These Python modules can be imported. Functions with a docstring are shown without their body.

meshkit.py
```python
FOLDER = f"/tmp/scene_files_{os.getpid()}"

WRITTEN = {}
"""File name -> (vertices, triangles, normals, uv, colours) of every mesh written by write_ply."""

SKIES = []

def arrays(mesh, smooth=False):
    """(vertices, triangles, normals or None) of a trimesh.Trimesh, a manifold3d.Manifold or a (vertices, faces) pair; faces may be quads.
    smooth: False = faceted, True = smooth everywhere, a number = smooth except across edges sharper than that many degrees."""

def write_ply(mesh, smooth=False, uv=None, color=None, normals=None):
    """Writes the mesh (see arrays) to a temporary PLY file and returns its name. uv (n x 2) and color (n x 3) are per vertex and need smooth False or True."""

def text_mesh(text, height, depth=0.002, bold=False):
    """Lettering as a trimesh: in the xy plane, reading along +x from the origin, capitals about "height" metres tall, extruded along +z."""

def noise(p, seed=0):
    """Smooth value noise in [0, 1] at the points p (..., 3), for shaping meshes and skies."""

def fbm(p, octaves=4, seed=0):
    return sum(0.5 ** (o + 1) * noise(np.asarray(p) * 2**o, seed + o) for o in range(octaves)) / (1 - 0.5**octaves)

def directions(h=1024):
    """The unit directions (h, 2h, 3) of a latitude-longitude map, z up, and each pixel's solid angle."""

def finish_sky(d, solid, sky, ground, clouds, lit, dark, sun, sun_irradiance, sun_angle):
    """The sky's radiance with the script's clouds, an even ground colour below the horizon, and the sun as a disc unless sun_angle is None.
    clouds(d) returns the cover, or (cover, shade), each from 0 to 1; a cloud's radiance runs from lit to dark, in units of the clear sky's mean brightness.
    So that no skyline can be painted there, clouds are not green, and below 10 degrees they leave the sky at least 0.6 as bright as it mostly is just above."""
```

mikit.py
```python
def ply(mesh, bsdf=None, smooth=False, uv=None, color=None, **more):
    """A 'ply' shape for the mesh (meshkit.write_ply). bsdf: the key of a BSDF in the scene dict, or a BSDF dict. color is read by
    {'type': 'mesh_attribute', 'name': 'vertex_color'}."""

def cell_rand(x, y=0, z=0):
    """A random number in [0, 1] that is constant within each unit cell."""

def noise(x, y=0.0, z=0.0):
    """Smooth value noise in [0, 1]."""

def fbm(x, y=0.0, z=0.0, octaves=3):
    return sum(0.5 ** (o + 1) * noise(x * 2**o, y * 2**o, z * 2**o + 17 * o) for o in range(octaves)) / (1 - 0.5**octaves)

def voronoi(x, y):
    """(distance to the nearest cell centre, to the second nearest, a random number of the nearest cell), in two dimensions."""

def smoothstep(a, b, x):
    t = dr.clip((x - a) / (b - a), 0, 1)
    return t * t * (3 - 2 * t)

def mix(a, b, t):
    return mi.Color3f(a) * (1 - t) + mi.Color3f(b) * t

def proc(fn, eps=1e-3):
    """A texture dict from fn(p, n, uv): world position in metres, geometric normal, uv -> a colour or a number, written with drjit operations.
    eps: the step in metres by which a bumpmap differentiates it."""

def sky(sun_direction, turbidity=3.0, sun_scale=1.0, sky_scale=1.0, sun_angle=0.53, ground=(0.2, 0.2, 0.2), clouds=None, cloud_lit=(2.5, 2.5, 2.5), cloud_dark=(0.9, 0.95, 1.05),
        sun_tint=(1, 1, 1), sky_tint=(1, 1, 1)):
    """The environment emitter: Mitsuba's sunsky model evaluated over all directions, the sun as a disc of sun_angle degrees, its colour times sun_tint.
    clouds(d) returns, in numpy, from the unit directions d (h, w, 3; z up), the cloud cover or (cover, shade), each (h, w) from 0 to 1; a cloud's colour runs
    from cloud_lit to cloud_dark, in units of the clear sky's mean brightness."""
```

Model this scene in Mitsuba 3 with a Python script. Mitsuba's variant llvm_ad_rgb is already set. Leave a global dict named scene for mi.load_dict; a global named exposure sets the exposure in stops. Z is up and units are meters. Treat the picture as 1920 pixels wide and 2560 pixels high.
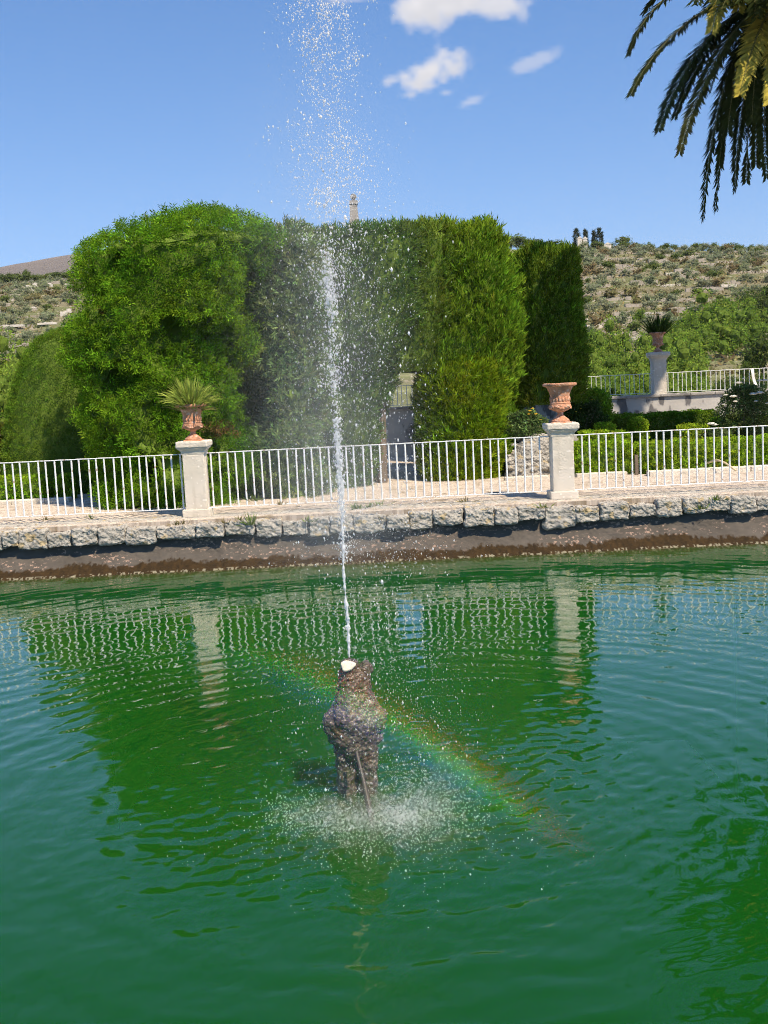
import math, random, numpy as np, trimesh, mitsuba as mi, mikit, meshkit, drjit as dr, manifold3d as m3
from mikit import proc, fbm, noise, voronoi, smoothstep, mix, cell_rand
random.seed(7); rng = np.random.default_rng(7)
scene, labels = {}, {}
T = mi.ScalarTransform4f

# ------------------------------------------------------------------ camera, sky, exposure
F, PITCH, ROLL, EYE = 2700.0, math.radians(6.5), math.radians(2.8), np.array([0.0, 0.0, 2.9])
def ray(u, v):
    a, b = (u - 960) / F, (v - 1280) / F
    a, b = a * math.cos(ROLL) - b * math.sin(ROLL), a * math.sin(ROLL) + b * math.cos(ROLL)
    return np.array([a, math.cos(PITCH) - b * math.sin(PITCH), -math.sin(PITCH) - b * math.cos(PITCH)])
def at(u, v, y):
    d = ray(u, v); return EYE + d * (y / d[1])
def proj(p):
    q = np.asarray(p, float) - EYE; d = q @ np.array([0, math.cos(PITCH), -math.sin(PITCH)]); a, b = q[0] / d, -(q @ np.array([0, math.sin(PITCH), math.cos(PITCH)])) / d
    return 960 + F * (a * math.cos(ROLL) + b * math.sin(ROLL)), 1280 + F * (-a * math.sin(ROLL) + b * math.cos(ROLL))
def on(u, v, z):
    d = ray(u, v); return EYE + d * ((z - EYE[2]) / d[2])
fwd = np.array([0, math.cos(PITCH), -math.sin(PITCH)])
upv = math.cos(ROLL) * np.array([0, math.sin(PITCH), math.cos(PITCH)]) + math.sin(ROLL) * np.array([1.0, 0, 0])
scene['camera'] = {'type': 'perspective', 'fov': math.degrees(2 * math.atan(960 / F)), 'fov_axis': 'x', 'near_clip': 0.1, 'medium': {'type': 'ref', 'id': 'haze_air'}, 'far_clip': 20000.0,
                   'to_world': T().look_at(origin=EYE.tolist(), target=(EYE + fwd).tolist(), up=upv.tolist())}
SUN_AZ, SUN_EL = math.radians(33.7), math.radians(49.1)
SUN = (math.sin(SUN_AZ) * math.cos(SUN_EL), -math.cos(SUN_AZ) * math.cos(SUN_EL), math.sin(SUN_EL))
exposure = 2.05
HAZE = 6.0e-5                                   # density of the summer haze, per metre
# clouds: (azimuth, elevation, half width, half height, tilt, cover) in degrees
CLOUDS = [(4.2, 18.6, 3.6, 1.25, 6, 1.0), (2.6, 18.2, 1.5, 1.1, 0, 0.9), (7.0, 18.2, 2.6, .7, -6, .9), (-1.0, 19.2, 1.8, .6, 0, .75), (3.35, 15.5, 2.4, 1.05, 20, 1.0), (1.4, 15.2, 1.0, .35, 10, .6), (8.7, 15.6, 1.6, .45, 14, .42), (8.2, 17.9, .65, .9, 25, .5),
          (5.4, 14.0, .9, .3, 15, .45), (-2.3, 19.7, 1.5, .4, 0, .5), (9.6, 10.9, .4, .12, 0, .3), (4.2, 14.5, .4, .2, 0, .4),
          (-30, 22, 6, 1.5, 5, .8), (38, 17, 6, 1.5, 10, .8), (60, 30, 9, 3, 0, .8), (-75, 26, 8, 2.5, 0, .8)]
def clouds(d):
    az, el = np.degrees(np.arctan2(d[..., 0], d[..., 1])), np.degrees(np.arcsin(np.clip(d[..., 2], -1, 1)))
    p = np.stack([az, el * 1.3, az * 0 + 3.0], -1)
    rough = meshkit.fbm(p * 0.75, 5, 11) - 0.5
    fine = meshkit.fbm(p * 2.4, 4, 5) - 0.5
    cover, shade = np.zeros_like(az), np.zeros_like(az)
    for ca, ce, w, h, tilt, c in CLOUDS:
        t = math.radians(tilt); x, y = az - ca, el - ce
        x, y = x * math.cos(t) + y * math.sin(t), -x * math.sin(t) + y * math.cos(t)
        f = 1 - np.sqrt((x / w) ** 2 + (y / h) ** 2) + 1.5 * rough + 0.8 * fine
        s = np.clip((f - 0.02) / 0.75, 0, 1); s = s * s * (3 - 2 * s) * c
        cover = np.maximum(cover, s); shade = np.maximum(shade, s * np.clip(0.45 - 0.5 * y / h + fine, 0, 1))
    veil = .50 * np.exp(-np.clip(el, 0, 90) / 4.5) * (.8 + .4 * rough)
    return np.maximum(cover * .94, veil), np.where(cover > veil, shade * .6, .25)
scene['sky'] = mikit.sky(SUN, turbidity=2.6, clouds=clouds, cloud_lit=(2.75, 2.65, 2.65), cloud_dark=(1.5, 1.55, 1.7), ground=(0.16, 0.17, 0.1), sky_tint=(.72, .89, 1.15))

# ------------------------------------------------------------------ helpers
def add(key, mesh, bsdf, smooth=False, color=None, **more):
    k, i = key, 0
    while k in scene:
        i += 1; k = f'{key}_{i:03d}'
    scene[k] = mikit.ply(mesh, bsdf, smooth=smooth, color=color, **more)
    return k
def copy(key, src, to_world):
    k, i = key, 0
    while k in scene:
        i += 1; k = f'{key}_{i:03d}'
    scene[k] = {**scene[src], 'to_world': to_world}
    return k
used = set()
def thing(name, label, cat=None, group=None, kind=None):
    k, i = name, 0
    while k in used:
        i += 1; k = f'{name}_{i:03d}'
    used.add(k)
    labels[k] = {'label': label}
    if cat: labels[k]['category'] = cat
    if group: labels[k]['group'] = group
    if kind: labels[k]['kind'] = kind
    return k
def box(x0, x1, y0, y1, z0, z1, bevel=0.0, sub=0):
    if bevel:
        c = [m3.Manifold.sphere(bevel, 8).translate((x, y, z)) for x in (x0 + bevel, x1 - bevel) for y in (y0 + bevel, y1 - bevel) for z in (z0 + bevel, z1 - bevel)]
        m = m3.Manifold.batch_hull(c)
        if sub: m = m.refine_to_length(sub)
        m = m.to_mesh(); return trimesh.Trimesh(m.vert_properties[:, :3], m.tri_verts, process=False)
    b = trimesh.creation.box(bounds=[[x0, y0, z0], [x1, y1, z1]])
    return b
def rough(mesh, amp, freq, seed=0, octaves=4):
    n = np.array(mesh.vertex_normals)
    d = (meshkit.fbm(np.array(mesh.vertices) * freq, octaves, seed) - 0.5) * 2 * amp
    return trimesh.Trimesh(mesh.vertices + n * d[:, None], mesh.faces, process=False)
def man(m):
    m = m.to_mesh(); return trimesh.Trimesh(m.vert_properties[:, :3], m.tri_verts, process=False)
def cat(ms): return trimesh.util.concatenate(ms)
def tube(points, radii, sides=8):
    p = np.asarray(points, float); r = np.broadcast_to(radii, (len(p),))
    t = np.gradient(p, axis=0); t /= np.linalg.norm(t, axis=1, keepdims=True)
    a = np.cross(t, np.where(np.abs(t[:, 2:]) < 0.9, [0, 0, 1.0], [1.0, 0, 0])); a /= np.linalg.norm(a, axis=1, keepdims=True)
    b = np.cross(t, a); g = np.arange(sides) * 2 * np.pi / sides
    v = p[:, None] + r[:, None, None] * (np.cos(g)[None, :, None] * a[:, None] + np.sin(g)[None, :, None] * b[:, None])
    i, j = np.meshgrid(np.arange(len(p) - 1), np.arange(sides), indexing='ij')
    q = np.stack([i * sides + j, i * sides + (j + 1) % sides, (i + 1) * sides + (j + 1) % sides, (i + 1) * sides + j], -1).reshape(-1, 4)
    f = np.vstack([q[:, [0, 1, 2]], q[:, [0, 2, 3]]])
    v = np.vstack([v.reshape(-1, 3), p[:1], p[-1:]]); n = len(v)
    j = np.arange(sides); k = (len(p) - 1) * sides
    f = np.vstack([f, np.stack([(j + 1) % sides, j, j * 0 + n - 2], 1), np.stack([k + j, k + (j + 1) % sides, j * 0 + n - 1], 1)])
    return trimesh.Trimesh(v, f, process=False)
def lathe(profile, seg=40):
    return trimesh.creation.revolve(np.array(profile, float), sections=seg)
def unit(v): return v / (np.linalg.norm(v, axis=-1, keepdims=True) + 1e-9)

# ------------------------------------------------------------------ materials
def rgb(*c): return {'type': 'rgb', 'value': list(c)}
def mat(name, fn=None, rough_=0.8, color=None, spec=0.3, bump=None, scale=1.0, eps=1e-3, **k):
    b = {'type': 'principled', 'base_color': proc(fn) if fn else rgb(*color), 'roughness': rough_, 'specular': spec, **k}
    if bump: b = {'type': 'bumpmap', 'arbitrary': {**proc(bump, eps), }, 'scale': scale, 'bsdf': b}
    scene[name] = {'type': 'twosided', 'bsdf': b}
def leafmat(name, trans=0.7, rough_=0.45):
    scene[name] = {'type': 'principledthin', 'base_color': {'type': 'mesh_attribute', 'name': 'vertex_color'}, 'roughness': rough_, 'diff_trans': trans, 'spec_trans': 0.0, 'eta': 1.35}
leafmat('m_leaf'); leafmat('m_leaf_dull', 0.5, 0.7)
def f_core(p, n, uv): return mix((.110, .175, .028), (.130, .200, .040), fbm(p.x * 9, p.y * 9, p.z * 9))
mat('m_core', f_core, 0.95, spec=0.0)
def f_bark(p, n, uv): return mix((.09, .065, .045), (.22, .18, .14), fbm(p.x * 14, p.y * 14, p.z * 4))
mat('m_bark', f_bark, 0.9)
def f_lime(p, n, uv):
    a, b = fbm(p.x * 6, p.y * 6, p.z * 6, 4), fbm(p.x * 28 + 9, p.y * 28, p.z * 28, 3)
    c = mix((.29, .28, .25), (.52, .50, .45), a)
    c = mix(c, (.15, .145, .125), smoothstep(.50, .68, b) * .75)
    return mix(c, (.46, .34, .14), smoothstep(.62, .72, fbm(p.x * 9 + 40, p.y * 9, p.z * 9)) * .6)
def b_lime(p, n, uv): return fbm(p.x * 22, p.y * 22, p.z * 22, 4)
mat('m_lime', f_lime, 0.9, bump=b_lime, scale=0.06, eps=4e-3)
def f_pillar(p, n, uv):
    c = mix((.54, .50, .42), (.66, .62, .55), fbm(p.x * 5, p.y * 5, p.z * 2.5))
    c = mix(c, (.46, .42, .34), smoothstep(.5, .75, fbm(p.x * 9 + 3, p.y * 9, p.z * 1.2)) * .5)
    return mix(c, (.82, .80, .75), smoothstep(.80, .86, noise(p.x * 22, p.y * 22 + 5, p.z * 20)) * .6)
def b_pillar(p, n, uv): return fbm(p.x * 35, p.y * 35, p.z * 35, 3)
mat('m_pillar', f_pillar, 0.85, bump=b_pillar, scale=0.012, eps=3e-3)
def f_grey(p, n, uv):
    c = mix((.26, .25, .24), (.38, .37, .35), fbm(p.x * 5, p.y * 5, p.z * 5))
    return mix(c, (.12, .12, .12), smoothstep(.55, .7, fbm(p.x * 3 + 5, p.y * 3, p.z * 7)) * .7)
mat('m_grey_stone', f_grey, 0.9)
def f_terra(p, n, uv):
    c = mix((.44, .20, .11), (.60, .32, .20), fbm(p.x * 12, p.y * 12, p.z * 12))
    c = mix(c, (.66, .50, .40), smoothstep(.56, .70, fbm(p.x * 25 + 7, p.y * 25, p.z * 25)) * .7)
    return mix(c, (.20, .13, .09), smoothstep(.56, .68, fbm(p.x * 10 + 2, p.y * 10, p.z * 5)) * .55)
def b_terra(p, n, uv): return fbm(p.x * 45, p.y * 45, p.z * 45, 3)
mat('m_terracotta', f_terra, 0.75, bump=b_terra, scale=0.012, eps=2e-3)
def f_paint(p, n, uv):
    c = mix((.66, .70, .72), (.78, .81, .82), fbm(p.x * 9, p.y * 9, p.z * 9))
    return mix(c, (.30, .19, .11), smoothstep(.70, .76, fbm(p.x * 30, p.y * 30, p.z * 14, 2)) * .8)
mat('m_white_paint', f_paint, 0.4, spec=.5)
def f_render(p, n, uv):
    a = fbm(p.x * 4, p.y * 4, p.z * 4, 4)
    c = mix((.064, .058, .050), (.128, .114, .099), a)
    spots = smoothstep(.60, .70, fbm(p.x * 26, p.y * 10 + 3, p.z * 34, 3)) * smoothstep(.40, .56, fbm(p.x * 1.3, 4.0, p.z * 5))
    c = mix(c, (.40, .28, .22), spots * .8)
    edge = .13 + .16 * (fbm(p.x * 2.2, 1.0, 0.0, 4) - .5) + .10 * (fbm(p.x * 22, p.z * 22, 2.0, 3) - .5)
    alg = 1 - smoothstep(edge - .02, edge + .03, p.z)
    c = mix(c, mix((.018, .012, .005), (.055, .032, .010), fbm(p.x * 18, p.z * 18, 0.0)), alg)
    foam = (1 - smoothstep(.012, .03, p.z)) * smoothstep(.56, .64, noise(p.x * 40, p.z * 40))
    return mix(c, (.3, .28, .2), foam * .8)
def b_render(p, n, uv): return fbm(p.x * 18, p.y * 18, p.z * 18, 4)
mat('m_render', f_render, 0.9, bump=b_render, scale=0.03, eps=4e-3)
def f_gravel(p, n, uv):
    _, _, w = voronoi(p.x * 26, p.y * 26)
    c = mix((.32, .275, .225), (.50, .44, .375), fbm(p.x * 1.4, p.y * 1.4, 0.0, 4))
    c = mix(c, mix((.20, .16, .12), (.66, .60, .52), w), .5)
    return mix(c, (.16, .12, .06), smoothstep(.60, .74, fbm(p.x * 5 + 3, p.y * 5, 0.0, 4)) * .55)
def b_gravel(p, n, uv): return fbm(p.x * 26, p.y * 26, 0.0, 3)
mat('m_gravel', f_gravel, 0.95, bump=b_gravel, scale=0.02, eps=5e-3)
def f_plaster(p, n, uv):
    c = mix((.34, .34, .34), (.54, .53, .50), fbm(p.x * 2, p.y * 2, p.z * 3, 4))
    st = smoothstep(.52, .62, fbm(p.x * 3.5, 7.0, p.z * 1.4, 4)) * smoothstep(1.3, 2.2, p.z + .9 * fbm(p.x * 4, 2.0, 0.0))
    return mix(c, (.09, .09, .10), st * .85)
mat('m_plaster', f_plaster, 0.9)
def f_hill(p, n, uv):
    a, b = fbm(p.x * .05, p.y * .05, p.z * .3, 4), fbm(p.x * .5, p.y * .5, p.z * .8, 4)
    c = mix((.125, .125, .075), (.215, .195, .13), b)
    c = mix(c, (.13, .15, .07), smoothstep(.40, .56, a) * .8)
    return mix(c, (.42, .38, .32), smoothstep(.64, .72, fbm(p.x * .9 + 7, p.y * .9, p.z * 2)) * .6)
mat('m_hill', f_hill, 0.95, spec=0.0)
def f_farhill(p, n, uv):
    return mix((.105, .095, .09), (.155, .14, .135), fbm(p.x * .006, p.y * .006, p.z * .02, 5))
mat('m_farhill', f_farhill, 0.95, spec=0.0)
def f_white_rock(p, n, uv): return mix((.46, .43, .38), (.72, .69, .63), fbm(p.x * 1.3, p.y * 1.3, p.z * 2.5))
mat('m_white_rock', f_white_rock, 0.9)
def f_dry(p, n, uv): return mix((.26, .23, .19), (.50, .46, .40), fbm(p.x * .8, p.y * .8, p.z * 2.0))
mat('m_dry_stone', f_dry, 0.95, spec=0.0)
def f_statue(p, n, uv):
    a, b = fbm(p.x * 26, p.y * 26, p.z * 26, 4), fbm(p.x * 75, p.y * 75, p.z * 75, 3)
    c = mix((.035, .030, .028), (.145, .125, .112), a)
    c = mix(c, (.36, .30, .23), smoothstep(.55, .70, b) * .85)
    c = mix(c, (.05, .055, .018), smoothstep(.54, .66, fbm(p.x * 14 + 3, p.y * 14, p.z * 14)) * .7)
    return mix(c, (.11, .062, .025), smoothstep(.54, .68, fbm(p.x * 10, p.y * 10 + 8, p.z * 8)) * .5)
def b_statue(p, n, uv): return fbm(p.x * 60, p.y * 60, p.z * 60, 3)
mat('m_statue', f_statue, 0.36, spec=.5, bump=b_statue, scale=0.012, eps=1.5e-3)
def f_cream(p, n, uv): return mix((.80, .72, .55), (.86, .82, .70), fbm(p.x * 60, p.y * 60, p.z * 60))
mat('m_cream', f_cream, 0.7)
mat('m_pipe', None, 0.5, (.075, .065, .06), spec=.5)
mat('m_hose', None, 0.5, (.62, .52, .32))
mat('m_cloth', None, 0.9, (.80, .80, .80))
mat('m_petal', None, 0.8, (.82, .80, .74)); mat('m_yellow', None, 0.8, (.75, .50, .05))
scene['m_water_drop'] = {'type': 'principledthin', 'base_color': rgb(.93, .95, .97), 'roughness': .25, 'diff_trans': 1.0, 'spec_trans': 0.0, 'eta': 1.33}
FX, FY = -0.10, 7.5
scene['m_water'] = {'type': 'blendbsdf', 'weight': .02, 'a': {'type': 'thindielectric', 'int_ior': 1.225}, 'b': {'type': 'diffuse', 'reflectance': rgb(.01, .05, .015)}}
scene['water_murk'] = {'type': 'homogeneous', 'sigma_t': 4.0, 'albedo': rgb(.026, .300, .032)}
def f_floor(p, n, uv): return mix((.02, .03, .01), (.05, .06, .02), fbm(p.x * 3, p.y * 3, 0.0))
mat('m_floor', f_floor, 0.95, spec=0.0)
def wave(x, y):
    q = np.stack([x, y, x * 0], -1); dx, dy = x - .1, y - FY
    w = meshkit.fbm(q * 1.1, 3, 21) - .5; w2 = meshkit.fbm(q * 3.1, 2, 22) - .5
    r = np.sqrt(dx * dx + dy * dy) + .24 * w + .04 * w2
    patch = np.clip((meshkit.fbm(q * .55 + 9, 2, 23) - .30) / .32, 0, 1); far = np.clip((r - .8) / 1.8, 0, 1)
    h = .0016 * np.sin(r * 24.0 + 3 * w2) * (.35 + patch) + .0006 * np.sin(r * 47.0 + 9 * w) * (1.1 - patch) + .0019 * np.sin(r * 13.0 + 2.0 + 4 * w2)
    near = np.clip(1.15 - r / 2.6, 0, 1) * ((meshkit.noise(q * 13, 24) - .5) * .016 + .0018 * np.sin(r * 60 + 14 * w2))
    chop = (meshkit.fbm(q * np.array([2.4, 3.0, 1]) + .6 * w[..., None], 3, 25) - .5) * .012 * np.clip((r - .6) / 2.5, .25, 1) * (1 - .7 * np.clip((y - 7) / 5, 0, 1)) + (meshkit.fbm(q * np.array([6, 9, 1]), 2, 26) - .5) * .004
    return h * far * (1 - .45 * np.clip((y - 9) / 4, 0, 1)) + near + chop + (meshkit.noise(q * np.array([24, 31, 1]), 29) - .5) * .0013

# ------------------------------------------------------------------ foliage tools
def proto_shoot(n=6, length=1.0, leaf=.5, width=.11, spread=.6, fold=0.0):
    """A twig along +z with n narrow leaves: vertices (4n, 3), faces, and how far along each vertex is."""
    v, f, t = [], [], []
    for k in range(n):
        h = length * (.15 + .85 * k / max(n - 1, 1)); a = k * 2.399
        d = np.array([math.cos(a) * spread, math.sin(a) * spread, 1.0 - .5 * spread]); d /= np.linalg.norm(d)
        s = np.cross(d, [math.cos(a + .9), math.sin(a + .9), .4]); s /= np.linalg.norm(s)
        b = np.array([0, 0, h - leaf * .45])
        v += [b, b + d * leaf * .5 + s * width / 2, b + d * leaf, b + d * leaf * .5 - s * width / 2]; t += [0, .5, 1, .5]
        f += [[4 * k, 4 * k + 1, 4 * k + 2], [4 * k, 4 * k + 2, 4 * k + 3]]
    return np.array(v), np.array(f), np.array(t)
P_YEW = proto_shoot(7, 1.0, .62, .13, .80)
P_CYP = proto_shoot(5, .7, .85, .16, .35)
P_BOX = proto_shoot(5, .6, .75, .46, 1.2)
P_LEAF = proto_shoot(5, .8, .8, .30, 1.1)
P_NEEDLE = proto_shoot(3, .6, .9, .34, 1.0)
def sample(mesh, n, r):
    tri = np.array(mesh.triangles); nn = np.array(mesh.face_normals); ar = np.array(mesh.area_faces)
    i = r.choice(len(tri), n, p=ar / ar.sum()); a, b = r.random((2, n)); m = a + b > 1; a[m], b[m] = 1 - a[m], 1 - b[m]
    t = tri[i]; return t[:, 0] + a[:, None] * (t[:, 1] - t[:, 0]) + b[:, None] * (t[:, 2] - t[:, 0]), nn[i]
def spray(pts, dirs, proto, size, col, r, var=.3, tip=(1.25, 1.2, .9), jitter=.5, size_var=.35):
    """(mesh, colours): one twig of the proto at each point along its direction."""
    v, f, t = proto; n = len(pts)
    d = unit(dirs + r.normal(0, jitter, (n, 3)))
    a = unit(np.cross(d, unit(r.normal(0, 1, (n, 3))))); b = np.cross(d, a)
    s = size * np.exp(np.clip(r.normal(0, size_var, n), -1, .42))
    V = pts[:, None] + s[:, None, None] * (v[None, :, :1] * a[:, None] + v[None, :, 1:2] * b[:, None] + v[None, :, 2:] * d[:, None])
    col = np.asarray(col, float)
    c = col if col.ndim == 2 else np.broadcast_to(col, (n, 3))
    c = c * np.exp(r.normal(0, var, (n, 1))) * np.exp(r.normal(0, .08, (n, 3)))
    C = c[:, None] * (1 + t[None, :, None] * (np.array(tip) - 1))
    Fs = f[None] + (np.arange(n) * len(v))[:, None, None]
    return (V.reshape(-1, 3), Fs.reshape(-1, 3)), np.clip(C.reshape(-1, 3), 0, .9)
def loft(rows, y, depth, n=2.6, seg=72, rings=44, lump=((.9, .25), (3.2, .09)), seed=0, round_top=.25, pockets=0.0):
    """A clipped bush from its outline rows (v, u left, u right), standing at distance y, with superellipse plans of the given half depth."""
    pts = []
    for v, ul, ur in rows:
        l, r_ = at(ul, v, y), at(ur, v, y); pts.append(((l[2] + r_[2]) / 2, (l[0] + r_[0]) / 2, (r_[0] - l[0]) / 2))
    pts = np.array(sorted(pts)); z = pts[:, 0]
    q = np.linspace(0, 1, rings); zz = z[0] + (z[-1] - z[0]) * q
    cx, a = np.interp(zz, z, pts[:, 1]), np.interp(zz, z, pts[:, 2])
    k = np.clip((z[-1] - zz) / (round_top + 1e-6), 0, 1); a = a * np.sqrt(np.clip(1 - (1 - k) ** 2, .02, 1))
    b = depth * np.sqrt(np.clip(1 - (1 - k) ** 2, .02, 1)) * np.clip(a / a.max(), .3, 1) ** .5
    g = np.arange(seg) * 2 * np.pi / seg; co, si = np.cos(g), np.sin(g)
    ex, ey = np.sign(co) * np.abs(co) ** (2 / n), np.sign(si) * np.abs(si) ** (2 / n)
    V = np.stack([cx[:, None] + a[:, None] * ex, y + b[:, None] * ey, np.broadcast_to(zz[:, None], (rings, seg))], -1).reshape(-1, 3)
    i, j = np.meshgrid(np.arange(rings - 1), np.arange(seg), indexing='ij')
    Q = np.stack([i * seg + j, i * seg + (j + 1) % seg, (i + 1) * seg + (j + 1) % seg, (i + 1) * seg + j], -1).reshape(-1, 4)
    Fc = np.vstack([Q[:, [0, 1, 2]], Q[:, [0, 2, 3]]])
    top = len(V); V = np.vstack([V, [[cx[-1], y, zz[-1]]]]); j = np.arange(seg); k0 = (rings - 1) * seg
    Fc = np.vstack([Fc, np.stack([k0 + j, k0 + (j + 1) % seg, j * 0 + top], 1)])
    m = trimesh.Trimesh(V, Fc, process=False); N = np.array(m.vertex_normals)
    d = sum(amp * 2 * (meshkit.fbm(V * np.array([1, 1, .8]) * fr, 3, seed + 3 * i_) - .5) for i_, (fr, amp) in enumerate(lump))
    if pockets:
        pk = np.clip((meshkit.fbm(V * 1.25 + 30, 3, seed + 70) - .53) / .12, 0, 1); p2 = np.clip((meshkit.fbm(V * 2.9 + 60, 2, seed + 71) - .52) / .14, 0, 1)
        d = d - pockets * (pk + .32 * p2) * np.clip((z[-1] - V[:, 2] - .55) / .6, 0, 1)
    return trimesh.Trimesh(V + N * d[:, None], Fc, process=False)
def shrink(mesh, d):
    return trimesh.Trimesh(mesh.vertices - np.array(mesh.vertex_normals) * d, mesh.faces, process=False)
def bush(key, mesh, proto, n, size, col, r, up=.3, jitter=.5, inset=.14, depth=(-.12, .08), var=.3, matk='m_leaf', back=.35, tip=(1.3, 1.25, .9), brown=0.0, part='foliage', clump=4.2, lumpy=.10, gaps=False):
    p, nn = sample(mesh, n, r)
    keep = (nn[:, 1] < .35) | (r.random(n) < back); p, nn = p[keep], nn[keep]
    cl = meshkit.fbm(p * clump, 2, 17) - .5; gap = meshkit.fbm(p * 1.15, 3, 23)
    keep = r.random(len(p)) < (np.clip((gap - .30) / .10, .22, 1) if gaps else 1.0) * np.clip(1.0 + (4.5 if gaps else 2.2) * cl, .10 if gaps else .3, 1); p, nn, cl, gap = p[keep], nn[keep], cl[keep], gap[keep]
    p = p + nn * (r.uniform(*depth, len(p)) + lumpy * 2 * cl - gaps * np.clip(.40 - gap, 0, .1) * 3 * lumpy / .1)[:, None]
    c = np.tile(np.asarray(col, float), (len(p), 1))
    h = meshkit.fbm(p * 1.1, 3, 31)[:, None] - .5
    c = c * (1 + h * np.array([.9, .3, .5]))
    if brown:
        bz = (meshkit.fbm(p * .9 + 50, 3, 9) > 1 - brown) & (r.random(len(p)) < .8); c[bz] = (.16, .10, .05)
    m, cc = spray(p, nn + np.array([0, 0, up]), proto, size, c, r, var, tip, jitter)
    if inset > .25:
        p, nn = sample(mesh, n // 7, r); keep = (nn[:, 1] < .45) | (r.random(len(p)) < back); p, nn = p[keep], nn[keep]; p = p - nn * r.uniform(.14, inset - .04, len(p))[:, None]
        m2, c2 = spray(p, nn + np.array([0, 0, up]), proto, size * 1.25, np.asarray(col, float) * [.9, .85, .9], r, var, tip, jitter); m = (np.vstack([m[0], m2[0]]), np.vstack([m[1], m2[1] + len(m[0])])); cc = np.vstack([cc, c2])
    add(f'{key}__{part}', m, matk, color=cc)
    add(f'{key}__inner_branches', shrink(mesh, inset), 'm_core', smooth=True)

# ------------------------------------------------------------------ setting: water, terrace, hills, far hill
ZT = float(at(1410, 1247, 19.0)[2])            # level of the terrace
YW = 18.05                                      # where the pool wall meets the water
def struct(key, mesh, bsdf, label, **k):
    used.add(key); labels[key] = {'label': label, 'kind': 'structure'}; return add(key, mesh, bsdf, **k)
def grid(xs, ys, fz):
    X, Y = np.meshgrid(xs, ys); Z = fz(X, Y); nx, ny = len(xs), len(ys)
    i, j = np.meshgrid(np.arange(ny - 1), np.arange(nx - 1), indexing='ij')
    return np.stack([X, Y, Z], -1).reshape(-1, 3), np.stack([i * nx + j, i * nx + j + 1, (i + 1) * nx + j + 1, (i + 1) * nx + j], -1).reshape(-1, 4)
ys, y_ = [], .8
while y_ < 18.6: ys.append(y_); y_ += .023 + .0027 * max(0, y_ - 4)
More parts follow.
